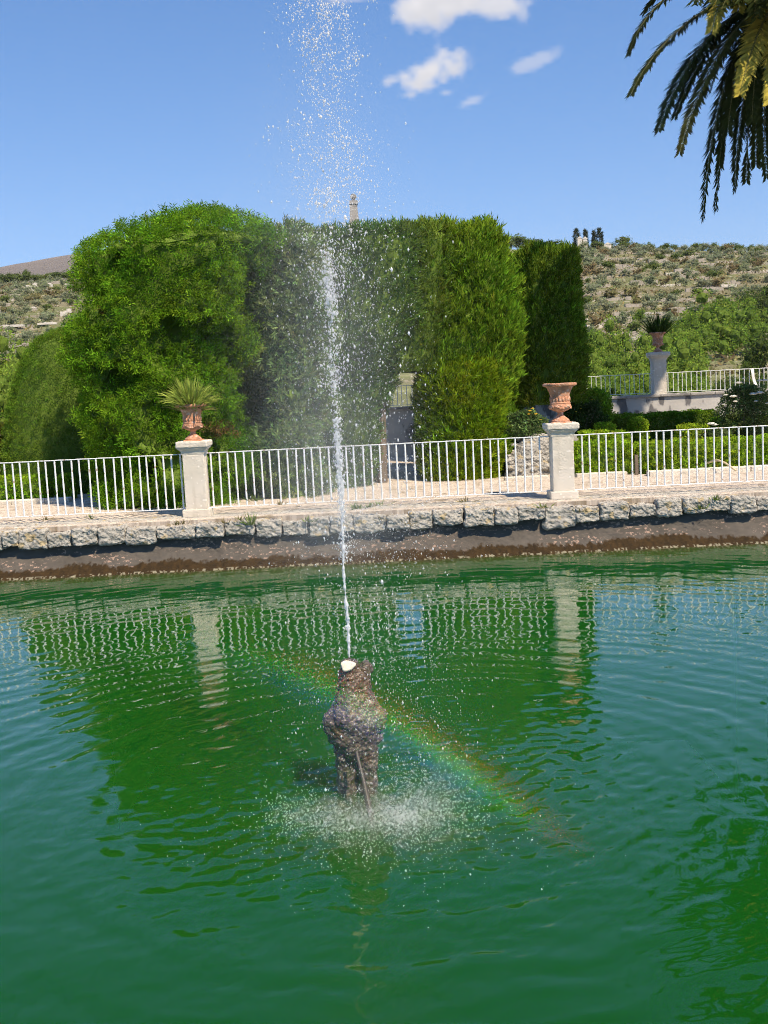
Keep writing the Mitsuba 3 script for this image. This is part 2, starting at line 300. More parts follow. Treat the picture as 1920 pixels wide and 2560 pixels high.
struct('water', grid(np.concatenate([np.linspace(-40, -7.2, 45), np.arange(-7, 7.01, .038), np.linspace(7.2, 40, 45)]), np.array(ys + [18.6]), wave), 'm_water', 'rippled green water of the basin', smooth=True, interior={'type': 'ref', 'id': 'water_murk'}, exterior={'type': 'ref', 'id': 'haze_air'})
struct('basin_floor', (np.array([[-40, .7, -1.6], [40, .7, -1.6], [40, 18.7, -1.6], [-40, 18.7, -1.6]]), np.array([[0, 1, 2, 3]])), 'm_floor', 'murky floor of the basin')
struct('terrace', box(-60, 60, 18.62, 36.6, -3, ZT - .012), 'm_gravel', 'pale gravel terrace behind the railing')
struct('ground', box(-60, 60, -40, .8, -3, 1.25), 'm_gravel', 'gravel bank on the near side of the basin')
PROFILE = np.array([(36, -4), (50, -7), (75, -7), (100, -4.5), (150, 1.0), (180, 4.5), (200, 7), (230, 12), (280, 21), (320, 30), (370, 41), (430, 53), (470, 56), (620, 48), (900, 40), (6000, 30)], float)
def hill_z(x, y):
    x, y = np.asarray(x, float), np.asarray(y, float)
    p = np.stack([x * .012, y * .012, x * 0], -1)
    yy = y + 26 * (meshkit.fbm(p, 3, 4) - .5) * np.clip((y - 60) / 80, 0, 1)
    z = np.interp(yy, PROFILE[:, 0], PROFILE[:, 1])
    z = z * (1 + .10 * np.clip((90 - x) / 90, -1, 1) * (x > 0) - .02 * (x < 0))
    q = z / 2.3; fl = np.floor(q); fr = q - fl
    st = 2.3 * (fl + np.clip((fr - .62) / .38, 0, 1) ** 1.5 * .9 + fr * .1)
    return np.where((y > 120) & (y < 440), st * .8 + z * .2, z)
xs = np.concatenate([np.linspace(-900, -170, 20), np.linspace(-165, 200, 180), np.linspace(210, 900, 20)])
ys = np.concatenate([np.linspace(36.4, 118, 30), np.linspace(120, 440, 330), np.linspace(445, 900, 30)])
X, Y = np.meshgrid(xs, ys); Z = hill_z(X, Y)
nx, ny = len(xs), len(ys); i, j = np.meshgrid(np.arange(ny - 1), np.arange(nx - 1), indexing='ij')
Q = np.stack([i * nx + j, i * nx + j + 1, (i + 1) * nx + j + 1, (i + 1) * nx + j], -1).reshape(-1, 4)
struct('hillside', (np.stack([X, Y, Z], -1).reshape(-1, 3), Q), 'm_hill', 'terraced olive hillside beyond the garden', smooth=True)
struct('valley_floor', (np.array([[-5000, 500, -20], [5000, 500, -20], [5000, 5200, -20], [-5000, 5200, -20.0]]), np.array([[0, 1, 2, 3]])), 'm_hill', 'plain beyond the hills')
xs, ys = np.linspace(-1730, 400, 90), np.linspace(1530, 2800, 50); X, Y = np.meshgrid(xs, ys)
g = np.clip(1 - ((X + 373) / 600) ** 2, 0, 1) ** .35 * np.clip(1 - ((Y - 2000) / 467) ** 2, 0, 1)
Z = -15 + 290 * g + 9 * (meshkit.fbm(np.stack([X, Y, X * 0], -1) * .009, 4, 2) - .5)
nx, ny = len(xs), len(ys); i, j = np.meshgrid(np.arange(ny - 1), np.arange(nx - 1), indexing='ij')
Q = np.stack([i * nx + j, i * nx + j + 1, (i + 1) * nx + j + 1, (i + 1) * nx + j], -1).reshape(-1, 4)
struct('far_hill', (np.stack([X, Y, Z], -1).reshape(-1, 3), Q), 'm_farhill', 'bare purple-grey hill on the horizon', smooth=True)
def hit(u, v, y0=60., y1=600.):
    d = ray(u, v); y = np.linspace(y0, y1, 3000); q = EYE[None] + d[None] * (y / d[1])[:, None]
    below = q[:, 2] < hill_z(q[:, 0], q[:, 1]); k = int(np.argmax(below)) if below.any() else len(y) - 1
    return q[k]

# ------------------------------------------------------------------ pool wall, coping stones
w = thing('basin_wall', 'weathered basin wall with rough coping stones and brown algae at the waterline', 'wall')
prof = [(18.62, .72), (18.56, .62), (18.52, .45), (18.46, .30), (18.38, .18), (18.24, .07), (18.06, 0.0), (17.9, -.12), (17.8, -.5)]
xs = np.linspace(-20, 20, 801)
V = np.stack([np.stack([xs, np.full_like(xs, y_), np.full_like(xs, z_)], -1) for y_, z_ in prof[::-1]], 0)
# finer rows
rows_ = np.linspace(0, len(prof) - 1, 34); V = np.stack([V[int(t)] * (1 - t % 1) + V[min(int(t) + 1, len(prof) - 1)] * (t % 1) for t in rows_], 0)
d = (meshkit.fbm(V * np.array([2.2, 1, 3]), 4, 6) - .5) * .12 + (meshkit.fbm(V * 11, 3, 8) - .5) * .03
V[..., 1] -= d * np.clip((V[..., 2] + .2) * 3, .2, 1)
nr, nc = V.shape[:2]; i, j = np.meshgrid(np.arange(nr - 1), np.arange(nc - 1), indexing='ij')
Q = np.stack([i * nc + j, i * nc + j + 1, (i + 1) * nc + j + 1, (i + 1) * nc + j], -1).reshape(-1, 4)
add(w + '__render_face', (V.reshape(-1, 3), Q), 'm_render', smooth=True)
edges = [-150, -95, -45, 0, 42, 112, 175, 240, 308, 384, 487, 557, 633, 701, 769, 822, 880, 965, 1020, 1081, 1159, 1235, 1291, 1362, 1438, 1500, 1572, 1642, 1707, 1826, 1890, 1960, 2030, 2110]
r = np.random.default_rng(21)
for a, b in zip(edges[:-1], edges[1:]):
    x0, x1 = at(a, 1265, 18.4)[0] + .008, at(b, 1265, 18.4)[0] - .008
    top, bot = ZT - .05 + r.uniform(-.05, .03), ZT - .32 + r.uniform(-.05, .05)
    if a == 1362:
        m = rough(rough(box(x0 - .03, x1 + .03, 18.35, 18.95, ZT - .43, ZT - .04, .05, .025), .09, 3.3, 77), .02, 16, 7); kk = add(w + '__concrete_patch', m, 'm_lime', smooth=50)
        labels[kk] = {'label': 'grey concrete lump patched in under the pillar'}; continue
    m = box(x0 + .004, x1 - .004, 18.33 + r.uniform(-.05, .06), 18.98, bot, top, .025, .020)
    m = rough(rough(rough(m, .05, 3.6, int(r.integers(999)), 3), .030, 11, int(r.integers(999)), 3), .017, 30, int(r.integers(999)), 2)
    add(w + '__coping_stone', m, 'm_lime', smooth=50)
m = rough(box(-20, 20, 18.94, 19.45, ZT - .3, ZT - .002, .02, .07), .014, 5, 3); add(w + '__bedding_course', m, 'm_lime', smooth=50)

# ------------------------------------------------------------------ stone pillars, urns, railings
def pillar(cx, cy, z0, key, s=1.0, m_='m_pillar', base=True):
    def b(hw, za, zb, bev, am=.006): return rough(box(cx - hw * s, cx + hw * s, cy - hw * s, cy + hw * s, z0 + za * s, z0 + zb * s, bev * s, .03 * max(s, 1)), am * s, 9, int(abs(cx * 77)) + int(zb * 50))
    if base: add(key + '__base', b(.245, 0, .14, .015), m_, smooth=40)
    add(key + '__shaft', b(.19, .13, 1.12, .012), m_, smooth=40)
    prof_ = [(.195, 1.115), (.20, 1.145), (.215, 1.18), (.245, 1.215), (.262, 1.228)]
    lay = m3.Manifold.batch_hull([m3.Manifold.cube((2 * h * s, 2 * h * s, .012 * s), True).translate((cx, cy, z0 + z_ * s)) for h, z_ in prof_[:3]])
    lay2 = m3.Manifold.batch_hull([m3.Manifold.cube((2 * h * s, 2 * h * s, .012 * s), True).translate((cx, cy, z0 + z_ * s)) for h, z_ in prof_[2:]])
    add(key + '__moulding', rough(man((lay + lay2).refine_to_length(.03)), .003, 12, 4), m_, smooth=30)
    add(key + '__cap', b(.285, 1.235, 1.345, .022, .014), m_, smooth=40)
    return z0 + 1.345 * s
pr = at(1412, 1247, 19.0); pl = at(492, 1291, 19.0)
k = thing('stone_pillar', 'pale stone pillar of the pool railing with an empty terracotta urn on its cap', 'pillar'); ztr = pillar(pr[0], 19.22, ZT - .01, k)
k = thing('stone_pillar', 'pale stone pillar of the pool railing carrying the urn of spiky grass', 'pillar'); ztl = pillar(pl[0], 19.22, ZT - .01, k)
YF = 33.0
pf = at(1651, 985, YF); ZF = float(pf[2])       # top of the far garden wall
k = thing('stone_pillar', 'grey shaded stone pillar standing on the far garden wall', 'pillar'); ztf = pillar(pf[0], YF + .2, ZF - .16, k, 1.06, 'm_pillar', False)
def urn(key, x, y, z, s, m_='m_terracotta'):
    foot = lathe([(0, 0), (.155, 0), (.16, .02), (.15, .035), (.135, .05), (.09, .085), (.062, .11), (.058, .12), (0, .12)], 32)
    stem = lathe([(0, .115), (.056, .115), (.050, .14), (.054, .165), (.075, .18), (0, .18)], 24)
    bowl = lathe([(0, .175), (.07, .178), (.13, .20), (.178, .24), (.188, .285), (.176, .315), (.165, .322), (0, .322)], 64)
    v = np.array(bowl.vertices); th = np.arctan2(v[:, 1], v[:, 0]); ok = (v[:, 2] > .19) & (v[:, 2] < .31)
    v[ok, :2] *= (1 + .045 * np.abs(np.cos(th[ok] * 6)))[:, None]; bowl = trimesh.Trimesh(v, bowl.faces, process=False)
    body = lathe([(0, .318), (.172, .318), (.182, .33), (.176, .345), (.166, .352), (.163, .40), (.172, .47), (.195, .54), (.225, .60), (.25, .632), (.23, .634), (.2, .61), (.16, .56), (0, .55)], 64)
    rim = lathe([(.235, .625), (.262, .632), (.295, .645), (.302, .66), (.296, .675), (.27, .682), (.245, .676), (.225, .64), (.235, .625)], 72)
    v = np.array(rim.vertices); th = np.arctan2(v[:, 1], v[:, 0]); lo = v[:, 2] < .655; v[lo, 2] -= .010 * np.abs(np.sin(th[lo] * 14)); rim = trimesh.Trimesh(v, rim.faces, process=False)
    t = np.arange(18) * 2 * np.pi / 18
    acan = cat([trimesh.creation.icosphere(1, 1.0).apply_scale([.018, .026, .04 + .015 * (i_ % 2)]).apply_transform(trimesh.transformations.rotation_matrix(a, [0, 0, 1]) @ trimesh.transformations.translation_matrix([.167, 0, .39 + .012 * (i_ % 2)])) for i_, a in enumerate(t)])
    fest = cat([trimesh.creation.icosphere(1, 1.0).apply_scale([.02, .03, .018]).apply_transform(trimesh.transformations.rotation_matrix(a, [0, 0, 1]) @ trimesh.transformations.translation_matrix([.186, 0, .255 + .02 * math.sin(a * 5)])) for a in np.arange(26) * 2 * np.pi / 26])
    plinth = box(-.17, .17, -.17, .17, -.03, .004, .006)
    for n_, m in (('plinth', plinth), ('foot', foot), ('stem', stem), ('bowl', bowl), ('body', body), ('rim', rim), ('leaf_relief', acan), ('fruit_relief', fest)):
        m.apply_scale(s); m.apply_translation((x, y, z + .03 * s)); add(f'{key}__{n_}', m, m_, smooth=40)
    return z + (.6 + .03) * s
k = thing('urn', 'empty terracotta urn with a wide flared rim on a pale pillar', 'urn'); urn(k, pr[0] + .0, 19.2, ztr - .01, 1.0)
k = thing('urn', 'terracotta urn holding a spiky light green plant', 'urn'); zul = urn(k, pl[0] + .0, 19.2, ztl - .01, .93)
k = thing('urn', 'dark brown urn holding a dark green cycad on the far pillar', 'urn'); zuf = urn(k, pf[0], YF + .2, ztf - .01, .86)
def blades(base, n, length, width, spread, col, r, droop=.5, seg=5):
    V, Fc, C = [], [], []
    for _ in range(n):
        a = r.uniform(0, 2 * np.pi); e = r.uniform(0, spread) ** .8; L = length * r.uniform(.55, 1.1)
        d = np.array([math.cos(a) * math.sin(e), math.sin(a) * math.sin(e), math.cos(e)]); p = np.array(base) + d * np.array([.2, .2, 0]) * r.uniform(0, 1)
        s = np.cross(d, [0, 0, 1]); s = s / (np.linalg.norm(s) + 1e-6); tw = r.uniform(-1, 1); s = s * math.cos(tw) + np.cross(d, s) * math.sin(tw)
        c = np.array(col) * math.exp(r.normal(0, .25)); k0 = len(V)
        for t in np.linspace(0, 1, seg):
            w_ = width * (1 - t ** 2) * (.6 + .4 * min(t * 4, 1)) + .001
            V += [p + s * w_ / 2, p - s * w_ / 2]; C += [c * (.9 + .35 * t)] * 2
            p = p + d * L / (seg - 1); d = d + np.array([0, 0, -droop * t * math.sin(e) * .7]); d /= np.linalg.norm(d)
        for q in range(seg - 1):
            b_ = k0 + 2 * q; Fc += [[b_, b_ + 1, b_ + 3], [b_, b_ + 3, b_ + 2]]
    return (np.array(V), np.array(Fc)), np.clip(np.array(C), 0, .9)
r = np.random.default_rng(5)
k = thing('potted_plant', 'spiky light green leaves growing out of a terracotta urn', 'plant')
m, c = blades((pl[0], 19.2, zul - .05), 640, .60, .032, 1.05, (.31, .38, .08), r, 1.1, 6); add(k + '__leaves', m, 'm_leaf', color=c)
m, c = blades((pl[0], 19.2, zul - .05), 60, .42, .035, 1.6, (.30, .30, .10), r, .9); add(k + '__lower_leaves', m, 'm_leaf', color=c)
k = thing('potted_plant', 'dark green cycad with stiff fronds in the far urn', 'plant')
m, c = blades((pf[0], YF + .2, zuf - .05), 170, .78, .05, .95, (.05, .085, .015), r, .3); add(k + '__leaves', m, 'm_leaf', color=c)

def railing(key, x0, x1, y, ztop, zbot, spacing, m_, rr=.011, bar=.022, flat=.018, first=None, part=True):
    add(key + '__top_rail', box(x0, x1, y - bar, y + bar, ztop - flat, ztop, .006), m_, smooth=40)
    add(key + '__bottom_rail', box(x0, x1, y - bar * .8, y + bar * .8, zbot - flat * .8, zbot, .005), m_, smooth=40)
    x = (x0 + spacing * .6) if first is None else first; src = None
    while x < x1 - spacing * .25:
        jx = random.uniform(-.004, .004)
        if src is None:
            m = trimesh.creation.cylinder(rr, ztop - zbot - flat * .5, 12); m.apply_translation((0, 0, (ztop + zbot - flat) / 2)); src = add(key + '__baluster', m, m_, smooth=40); scene[src]['to_world'] = T().translate([x, y, 0])
        else: copy(key + '__baluster', src, T().translate([x + jx, y, 0]).rotate([0, 1, 0], random.uniform(-.5, .5)))
        x += spacing
ZR1, ZR0 = float(at(1650, 1076, 19.22)[2]), float(at(1650, 1213, 19.22)[2])
gp = 'white railing bays round the pool'
k = thing('railing', 'white metal railing bay with many thin bars between the two stone pillars', 'railing', gp); railing(k, pl[0] + .19, pr[0] - .19, 19.22, ZR1, ZR0, .1505, 'm_white_paint', .0155)
k = thing('railing', 'white metal railing bay in front of the low clipped box hedges', 'railing', gp); railing(k, pr[0] + .19, pr[0] + 6.5, 19.22, ZR1, ZR0, .1465, 'm_white_paint', .0155, first=pr[0] + .37)
k = thing('railing', 'white metal railing bay between the grass urn pillar and the dark dome topiary', 'railing', gp); railing(k, pl[0] - 6.5, pl[0] - .19, 19.22, ZR1, ZR0, .1500, 'm_white_paint', .0155)

# far garden wall with its railing
k = thing('garden_wall', 'grey stained plaster wall with a dark coping at the back of the garden', 'wall')
m = box(-22, 24, YF, YF + .4, ZT - .3, ZF - .075); m = rough(man(m3.Manifold(m3.Mesh(np.array(m.vertices, np.float32), np.array(m.faces, np.uint32))).refine_to_length(.4)), .01, 3); add(k + '__plaster_face', m, 'm_plaster', smooth=30)
x = -22.0; r = np.random.default_rng(3)
while x < 24:
    L = r.uniform(.7, 1.1); m = rough(box(x + .004, x + L - .004, YF - .09, YF + .49, ZF - .08, ZF + .0, .012, .08), .012, 7, int(r.integers(99))); add(k + '__coping_slab', m, 'm_grey_stone', smooth=40); x += L
ZB1, ZB0 = float(at(1798, 925, YF + .2)[2]), ZF + .05
gf = 'railing sections on the far garden wall'
k = thing('railing', 'thin pale railing on the far wall beside the pillar, running behind the white roses', 'railing', gf); railing(k, pf[0] + .2, pf[0] + 5.5, YF + .2, ZB1, ZB0, .146, 'm_white_paint', .011)
k = thing('railing', 'shaded greenish railing on the far wall between the far pillar and the dark cypress', 'railing', gf); railing(k, pf[0] - 5.2, pf[0] - .2, YF + .2, ZB1, ZB0, .146, 'm_white_paint', .009)
k = thing('railing', 'railing on the far wall seen through the cypress arch', 'railing', gf); railing(k, -3.0, pf[0] - 5.3, YF + .2, ZB1, ZB0, .146, 'm_white_paint', .011)
a, b = at(1880, 921, YF + .1), at(1893, 968, YF + .1)
k = thing('cloth_strip', 'white cloth strip hanging slantwise on the far railing behind the roses', 'cloth')
n = 9; t = np.linspace(0, 1, n); P = np.stack([a[0] + (b[0] - a[0]) * t ** 1.6, a[1] - .03 * np.sin(t * 7), a[2] + (b[2] - a[2]) * t], -1)
V = np.concatenate([P - [.045, 0, 0], P + [.045, .01, 0]]); Q = np.array([[q, q + 1, n + q + 1, n + q] for q in range(n - 1)]); add(k, (V, Q), 'm_cloth', smooth=True)

# ------------------------------------------------------------------ kerbs, stone bank, hose
r = np.random.default_rng(14)
def kerb(name, label, u0, u1, y, h=.07, d=.22, lens=(.6, 1.2)):
    k = thing(name, label, 'kerb'); x0, x1 = at(u0, 1170, y)[0], at(u1, 1170, y)[0]
    while x0 < x1 - .15:
        L = min(r.uniform(*lens), x1 - x0); m = rough(box(x0, x0 + L - .012, y, y + d, ZT - .1, ZT + h, .015, .05), .010, 8, int(r.integers(99))); add(k + '__kerb_stone', m, 'm_pillar', smooth=40); x0 += L
kerb('garden_kerb', 'pale stone kerb under the front box hedge with a gap for a brown stake', 1442, 1582, 23.2, .06)
kerb('garden_kerb', 'pale stone kerb with a beige hose lying across it', 1624, 2000, 22.6, .09, .3)
kerb('garden_kerb', 'low pale kerb in front of the rough stone bank', 1262, 1372, 23.3, .05)
kerb('garden_kerb', 'broken white kerb stones in front of the small hedge under the dark dome topiary', -60, 178, 23.2, .08, .3, (.5, .9))
k = thing('stone_bank', 'low rough pale stone bank beside the cypress and the pillar', 'stone wall')
for q in range(60):
    u = r.uniform(1268, 1380); top = 1088 + max(0, (1300 - u) * .9); v = r.uniform(top, 1186); y = 24.07 + r.uniform(-.06, .12) + (1186 - v) * .0035
    p = at(u, v, y); s_ = r.uniform(.045, .10)
    m = trimesh.creation.icosphere(2, 1.0).apply_scale([s_ * r.uniform(1, 1.7), s_, s_ * r.uniform(.6, .9)]); m = rough(m, .03, 7, q); m.apply_translation(p); add(k + '__stone', m, 'm_lime', smooth=60)
m = loft([(1195, 1255, 1392), (1140, 1268, 1392), (1095, 1300, 1390), (1085, 1320, 1385)], 24.6, .5, 3, lump=((1.5, .08), (6, .03)), round_top=.1); add(k + '__earth', m, 'm_lime', smooth=True)
k = thing('hose', 'beige garden hose arching over the kerb', 'hose')
hp = [at(u, v, y) for u, v, y in ((1770, 1157, 22.9), (1782, 1152, 22.7), (1796, 1151, 22.5), (1812, 1157, 22.4), (1826, 1166, 22.3), (1840, 1176, 22.2))]; add(k, tube(hp, .022, 8), 'm_hose', smooth=True)
k = thing('stake', 'brown wooden stake at the gap in the kerb', 'stake'); p = at(1591, 1180, 23.1); add(k, box(p[0] - .035, p[0] + .035, 23.05, 23.12, ZT - .1, ZT + .42, .006), 'm_bark', smooth=40)
for nm, u, v in (('dry_leaf_clump', 1280, 1199), ('dry_leaf_clump', 1474, 1212)):
    pass

# ------------------------------------------------------------------ topiary
r = np.random.default_rng(101)
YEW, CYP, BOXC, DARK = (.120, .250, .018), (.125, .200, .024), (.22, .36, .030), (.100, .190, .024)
k = thing('yew_topiary', 'big rounded shaggy bright green yew with dark gaps, behind the urn of grass', 'topiary')
m = loft([(1276, 240, 640), (1200, 235, 635), (1100, 235, 622), (1000, 228, 605), (940, 222, 595), (880, 212, 632), (800, 200, 655), (740, 205, 675), (690, 208, 700), (640, 212, 704), (612, 228, 700), (590, 285, 698), (576, 345, 684), (562, 400, 640)], 22.3, 1.8, 2.5,
         lump=((.62, .42), (1.7, .30), (5, .05)), seed=1, round_top=.35, seg=110, rings=64, pockets=.62)
bush(k, m, P_YEW, 40000, .108, YEW, r, up=.45, jitter=.45, depth=(-.12, .08), inset=.27, brown=.24, var=.34, clump=3.4, lumpy=.19, gaps=True)
k = thing('juniper_bush', 'grey-green shaggy juniper between the big yew and the water jet', 'bush')
m = loft([(1248, 690, 800), (1200, 670, 810), (1100, 655, 820), (1000, 672, 830), (900, 650, 830), (830, 660, 830), (760, 625, 825), (690, 640, 820), (620, 640, 810), (580, 650, 795), (568, 690, 760)], 22.6, 1.2, 2.3, lump=((.9, .40), (2.6, .24), (6, .05)), seed=5, round_top=.35, seg=90, rings=60, pockets=.5)
bush(k, m, P_CYP, 17000, .125, (.15, .22, .095), r, up=.3, jitter=.7, depth=(-.12, .08), inset=.27, brown=.24, clump=3.2, lumpy=.17, gaps=True)
k = thing('cypress_arch', 'tall clipped cypress arch with a narrow dark opening behind the jet', 'topiary')
m = loft([(1236, 760, 925), (1150, 770, 940), (1050, 770, 952), (970, 765, 962), (915, 760, 985), (800, 770, 1030), (700, 780, 1040), (620, 785, 1040), (584, 796, 1040)], 24.3, 1.3, 3.6, lump=((.8, .16), (3, .12)), seed=8, round_top=.06, seg=90, rings=60, pockets=.2)
bush(k, m, P_CYP, 19000, .11, (.090, .165, .040), r, up=.8, jitter=.45, depth=(-.12, .10), part='clipped_side')
m = loft([(932, 960, 1090), (890, 960, 1110), (800, 950, 1120), (700, 940, 1120), (620, 930, 1120), (582, 930, 1120)], 24.9, 1.1, 3.5, lump=((.8, .14), (3, .12)), seed=9, round_top=.12)
bush(k, m, P_CYP, 8000, .12, (.115, .195, .03), r, up=1.2, jitter=.4, depth=(-.12, .10), part='lintel')
m = loft([(1200, 1068, 1250), (1150, 1056, 1268), (1090, 1054, 1280), (1000, 1052, 1284), (940, 1052, 1288), (880, 1046, 1288), (800, 1030, 1284), (700, 1035, 1274), (630, 1040, 1260), (612, 1035, 1248), (590, 1020, 1238), (578, 1030, 1226)], 25.6, 1.6, 3.2, lump=((.8, .22), (2.4, .16), (6, .05)), seed=10, round_top=.05, seg=90, rings=60, pockets=.22)
m = cat([m, loft([(620, 1150, 1236), (580, 1170, 1232), (550, 1196, 1220)], 25.2, .4, 2.4, lump=((3, .04),), round_top=.2)])
bush(k, m, P_CYP, 24000, .135, (.125, .225, .022), r, up=1.8, jitter=.38, depth=(-.14, .10), inset=.24, brown=.16, lumpy=.12, part='clipped_side')
m = loft([(1196, 1068, 1230), (1150, 1054, 1246), (1060, 1050, 1252), (980, 1052, 1250), (920, 1062, 1232), (890, 1088, 1200)], 24.55, .75, 2.4, lump=((1.2, .12), (3, .08)), seed=12, round_top=.4)
bush(k, m, P_CYP, 12000, .12, (.17, .26, .018), r, up=1.2, jitter=.45, part='low_bulge')
m = loft([(1130, 1080, 1285), (1000, 1075, 1290), (850, 1080, 1285), (700, 1090, 1275), (640, 1100, 1265), (625, 1120, 1250)], 30.6, 1.3, 3, lump=((.8, .16), (3, .12)), seed=33, round_top=.15)
bush(k, m, P_CYP, 5000, .16, CYP, r, up=1.2, jitter=.4, back=.8, part='clipped_side')
for u, v, y in ((700, 1225, 24.2), (1150, 1195, 25.6), (955, 1225, 24.3)):
    p = at(u, v, y); add(k + '__trunk', tube([p + [0, 0, -.3], p + [.05, 0, 1.0], p + [.1, .05, 2.2]], [.13, .10, .08]), 'm_bark', smooth=True)
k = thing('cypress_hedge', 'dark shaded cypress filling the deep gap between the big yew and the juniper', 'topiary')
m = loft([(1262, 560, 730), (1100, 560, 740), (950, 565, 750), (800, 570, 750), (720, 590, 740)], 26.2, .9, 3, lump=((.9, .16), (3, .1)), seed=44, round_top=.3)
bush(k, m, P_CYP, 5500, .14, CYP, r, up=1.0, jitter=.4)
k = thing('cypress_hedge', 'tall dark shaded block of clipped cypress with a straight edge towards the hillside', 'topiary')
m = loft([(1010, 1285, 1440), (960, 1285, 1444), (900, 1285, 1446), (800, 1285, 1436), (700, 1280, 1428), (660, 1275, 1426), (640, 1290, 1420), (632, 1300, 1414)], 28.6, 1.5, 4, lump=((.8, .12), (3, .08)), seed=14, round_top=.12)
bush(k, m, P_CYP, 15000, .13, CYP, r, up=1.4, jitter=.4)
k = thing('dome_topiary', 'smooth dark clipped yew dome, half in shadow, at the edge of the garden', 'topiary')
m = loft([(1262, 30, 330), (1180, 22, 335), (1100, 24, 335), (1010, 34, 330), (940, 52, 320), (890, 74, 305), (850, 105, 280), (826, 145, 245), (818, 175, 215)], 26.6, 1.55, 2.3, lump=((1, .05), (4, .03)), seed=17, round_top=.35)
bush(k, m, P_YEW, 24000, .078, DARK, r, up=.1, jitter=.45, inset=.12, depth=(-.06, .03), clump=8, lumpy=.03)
k = thing('clipped_mound', 'low dark clipped mound in shade at the end of the garden wall', 'topiary')
m = loft([(1080, 1425, 1515), (1040, 1422, 1518), (1000, 1425, 1516), (982, 1440, 1505), (974, 1455, 1490)], 29.5, .9, 2.8, lump=((1, .05), (4, .03)), seed=19, round_top=.2)
bush(k, m, P_BOX, 4000, .07, (.16, .28, .025), r)

# low box hedges of the parterre: (label, u0, u1, y0, y1, height)
r = np.random.default_rng(55)
def hedge(label, u0, u1, y0, y1, h, col=BOXC, dens=640, h2=None):
    k = thing('box_hedge', label, 'hedge', 'low box hedges of the parterre')
    x0, x1 = at(u0, 1150, y0)[0], at(u1, 1150, y0)[0]
    m = rough(box(x0, x1, y0, y1, ZT - .05, ZT + h, .09, .12), .06, 2.6, int(r.integers(99)))
    A = m.area; bush(k, m, P_BOX, int(A * dens), .060, col, r, up=.3, jitter=.5, inset=.06, depth=(-.05, .03), var=.32, tip=(1.35, 1.2, .8), clump=7, lumpy=.03)
hedge('front box hedge beside the pillar, behind the first bars of the railing', 1442, 1588, 23.4, 24.3, .66)
hedge('long front box hedge behind the hose and kerb', 1606, 2010, 23.2, 24.1, .62)
hedge('bright round-topped box block next to the pillar urn', 1465, 1530, 25.6, 26.4, .80)
hedge('small bright box cube in the second row of the parterre', 1535, 1580, 25.4, 26.2, .78)
hedge('raised bright box cube in the middle of the parterre', 1592, 1622, 27.2, 28.0, 1.0)
hedge('box hedge piece beside the single white rose', 1718, 1775, 25.6, 26.6, .82)
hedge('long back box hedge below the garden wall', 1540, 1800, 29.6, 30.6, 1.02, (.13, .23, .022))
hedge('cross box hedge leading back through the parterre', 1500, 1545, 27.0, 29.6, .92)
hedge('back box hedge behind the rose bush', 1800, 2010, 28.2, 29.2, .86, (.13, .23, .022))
hedge('small bright hedge under the dark dome topiary', -80, 100, 23.6, 24.3, .52)
hedge('short bright hedge piece beside the big yew', 132, 166, 23.7, 24.3, .5)

# roses and flowering plants
r = np.random.default_rng(66)
def leafy(key, u, v0, v1, y, wpx, n, size, col, proto=P_LEAF, stems=8, dp=.5):
    zb, zt_ = at(u, v0, y)[2], at(u, v1, y)[2]; cx = at(u, (v0 + v1) / 2, y)[0]; hw = wpx / F * y / 2
    t = r.random(n) ** .8; a = r.uniform(0, 2 * np.pi, n); rr = hw * np.sqrt(r.random(n)) * (.5 + .7 * np.sin(np.pi * np.clip(t * .85 + .12, 0, 1)))
    p = np.stack([cx + rr * np.cos(a), y + dp * rr * np.sin(a), zb + (zt_ - zb) * t], -1); p += (meshkit.fbm(p * 3, 2, 5)[:, None] - .5) * .3
    d = unit(np.stack([np.cos(a), np.sin(a), np.full(n, .4)], -1)); m, c = spray(p, d, proto, size, col, r, .35, jitter=.7); add(key + '__leaves', m, 'm_leaf', color=c)
    st = []
    for _ in range(stems):
        aa = r.uniform(0, 2 * np.pi); q = np.array([cx, y, max(zb - .2, ZT - .05)]); e = np.array([cx + hw * .7 * math.cos(aa), y + hw * .4 * math.sin(aa), zb + (zt_ - zb) * r.uniform(.6, .95)])
        st.append(tube([q, (q + e) / 2 + [0, 0, .1], e], [.012, .009, .004], 5))
    add(key + '__stems', cat(st), 'm_bark', smooth=True)
def flower(key, p, s, mt):
    ms = []
    for ring, (n_, tilt, sc) in enumerate(((6, 1.15, 1.0), (5, .75, .8), (4, .35, .6))):
        for q in range(n_):
            m = trimesh.creation.icosphere(1, 1.0).apply_scale([.5, .36, .09]); m.apply_translation((.45, 0, 0))
            R = trimesh.transformations.rotation_matrix; m.apply_transform(R(q * 2 * np.pi / n_ + ring * .5, [0, 0, 1]) @ R(-(1.4 - tilt), [0, 1, 0])); m.apply_scale(s * sc); ms.append(m)
    m = cat(ms); m.apply_translation(p); return add(key + '__bloom', m, mt, smooth=True)
k = thing('rose_bush', 'tall rose bush with white blooms in front of the far railing', 'rose bush')
leafy(k, 1865, 1120, 965, 26.5, 130, 1900, .085, (.13, .19, .075)); leafy(k, 1900, 1110, 985, 27.0, 120, 1100, .085, (.12, .18, .07))
for u, v, s_ in ((1847, 959, .10), (1859, 947, .05), (1899, 953, .085), (1912, 953, .09), (1833, 993, .11), (1838, 1005, .07), (1814, 989, .07), (1883, 987, .11), (1900, 984, .11), (1808, 1012, .05), (1918, 1010, .07), (1890, 1004, .06)):
    flower(k, at(u, v, 26.1), s_, 'm_petal')
k = thing('rose_bush', 'small rose bush with a single white bloom low among the box hedges', 'rose bush')
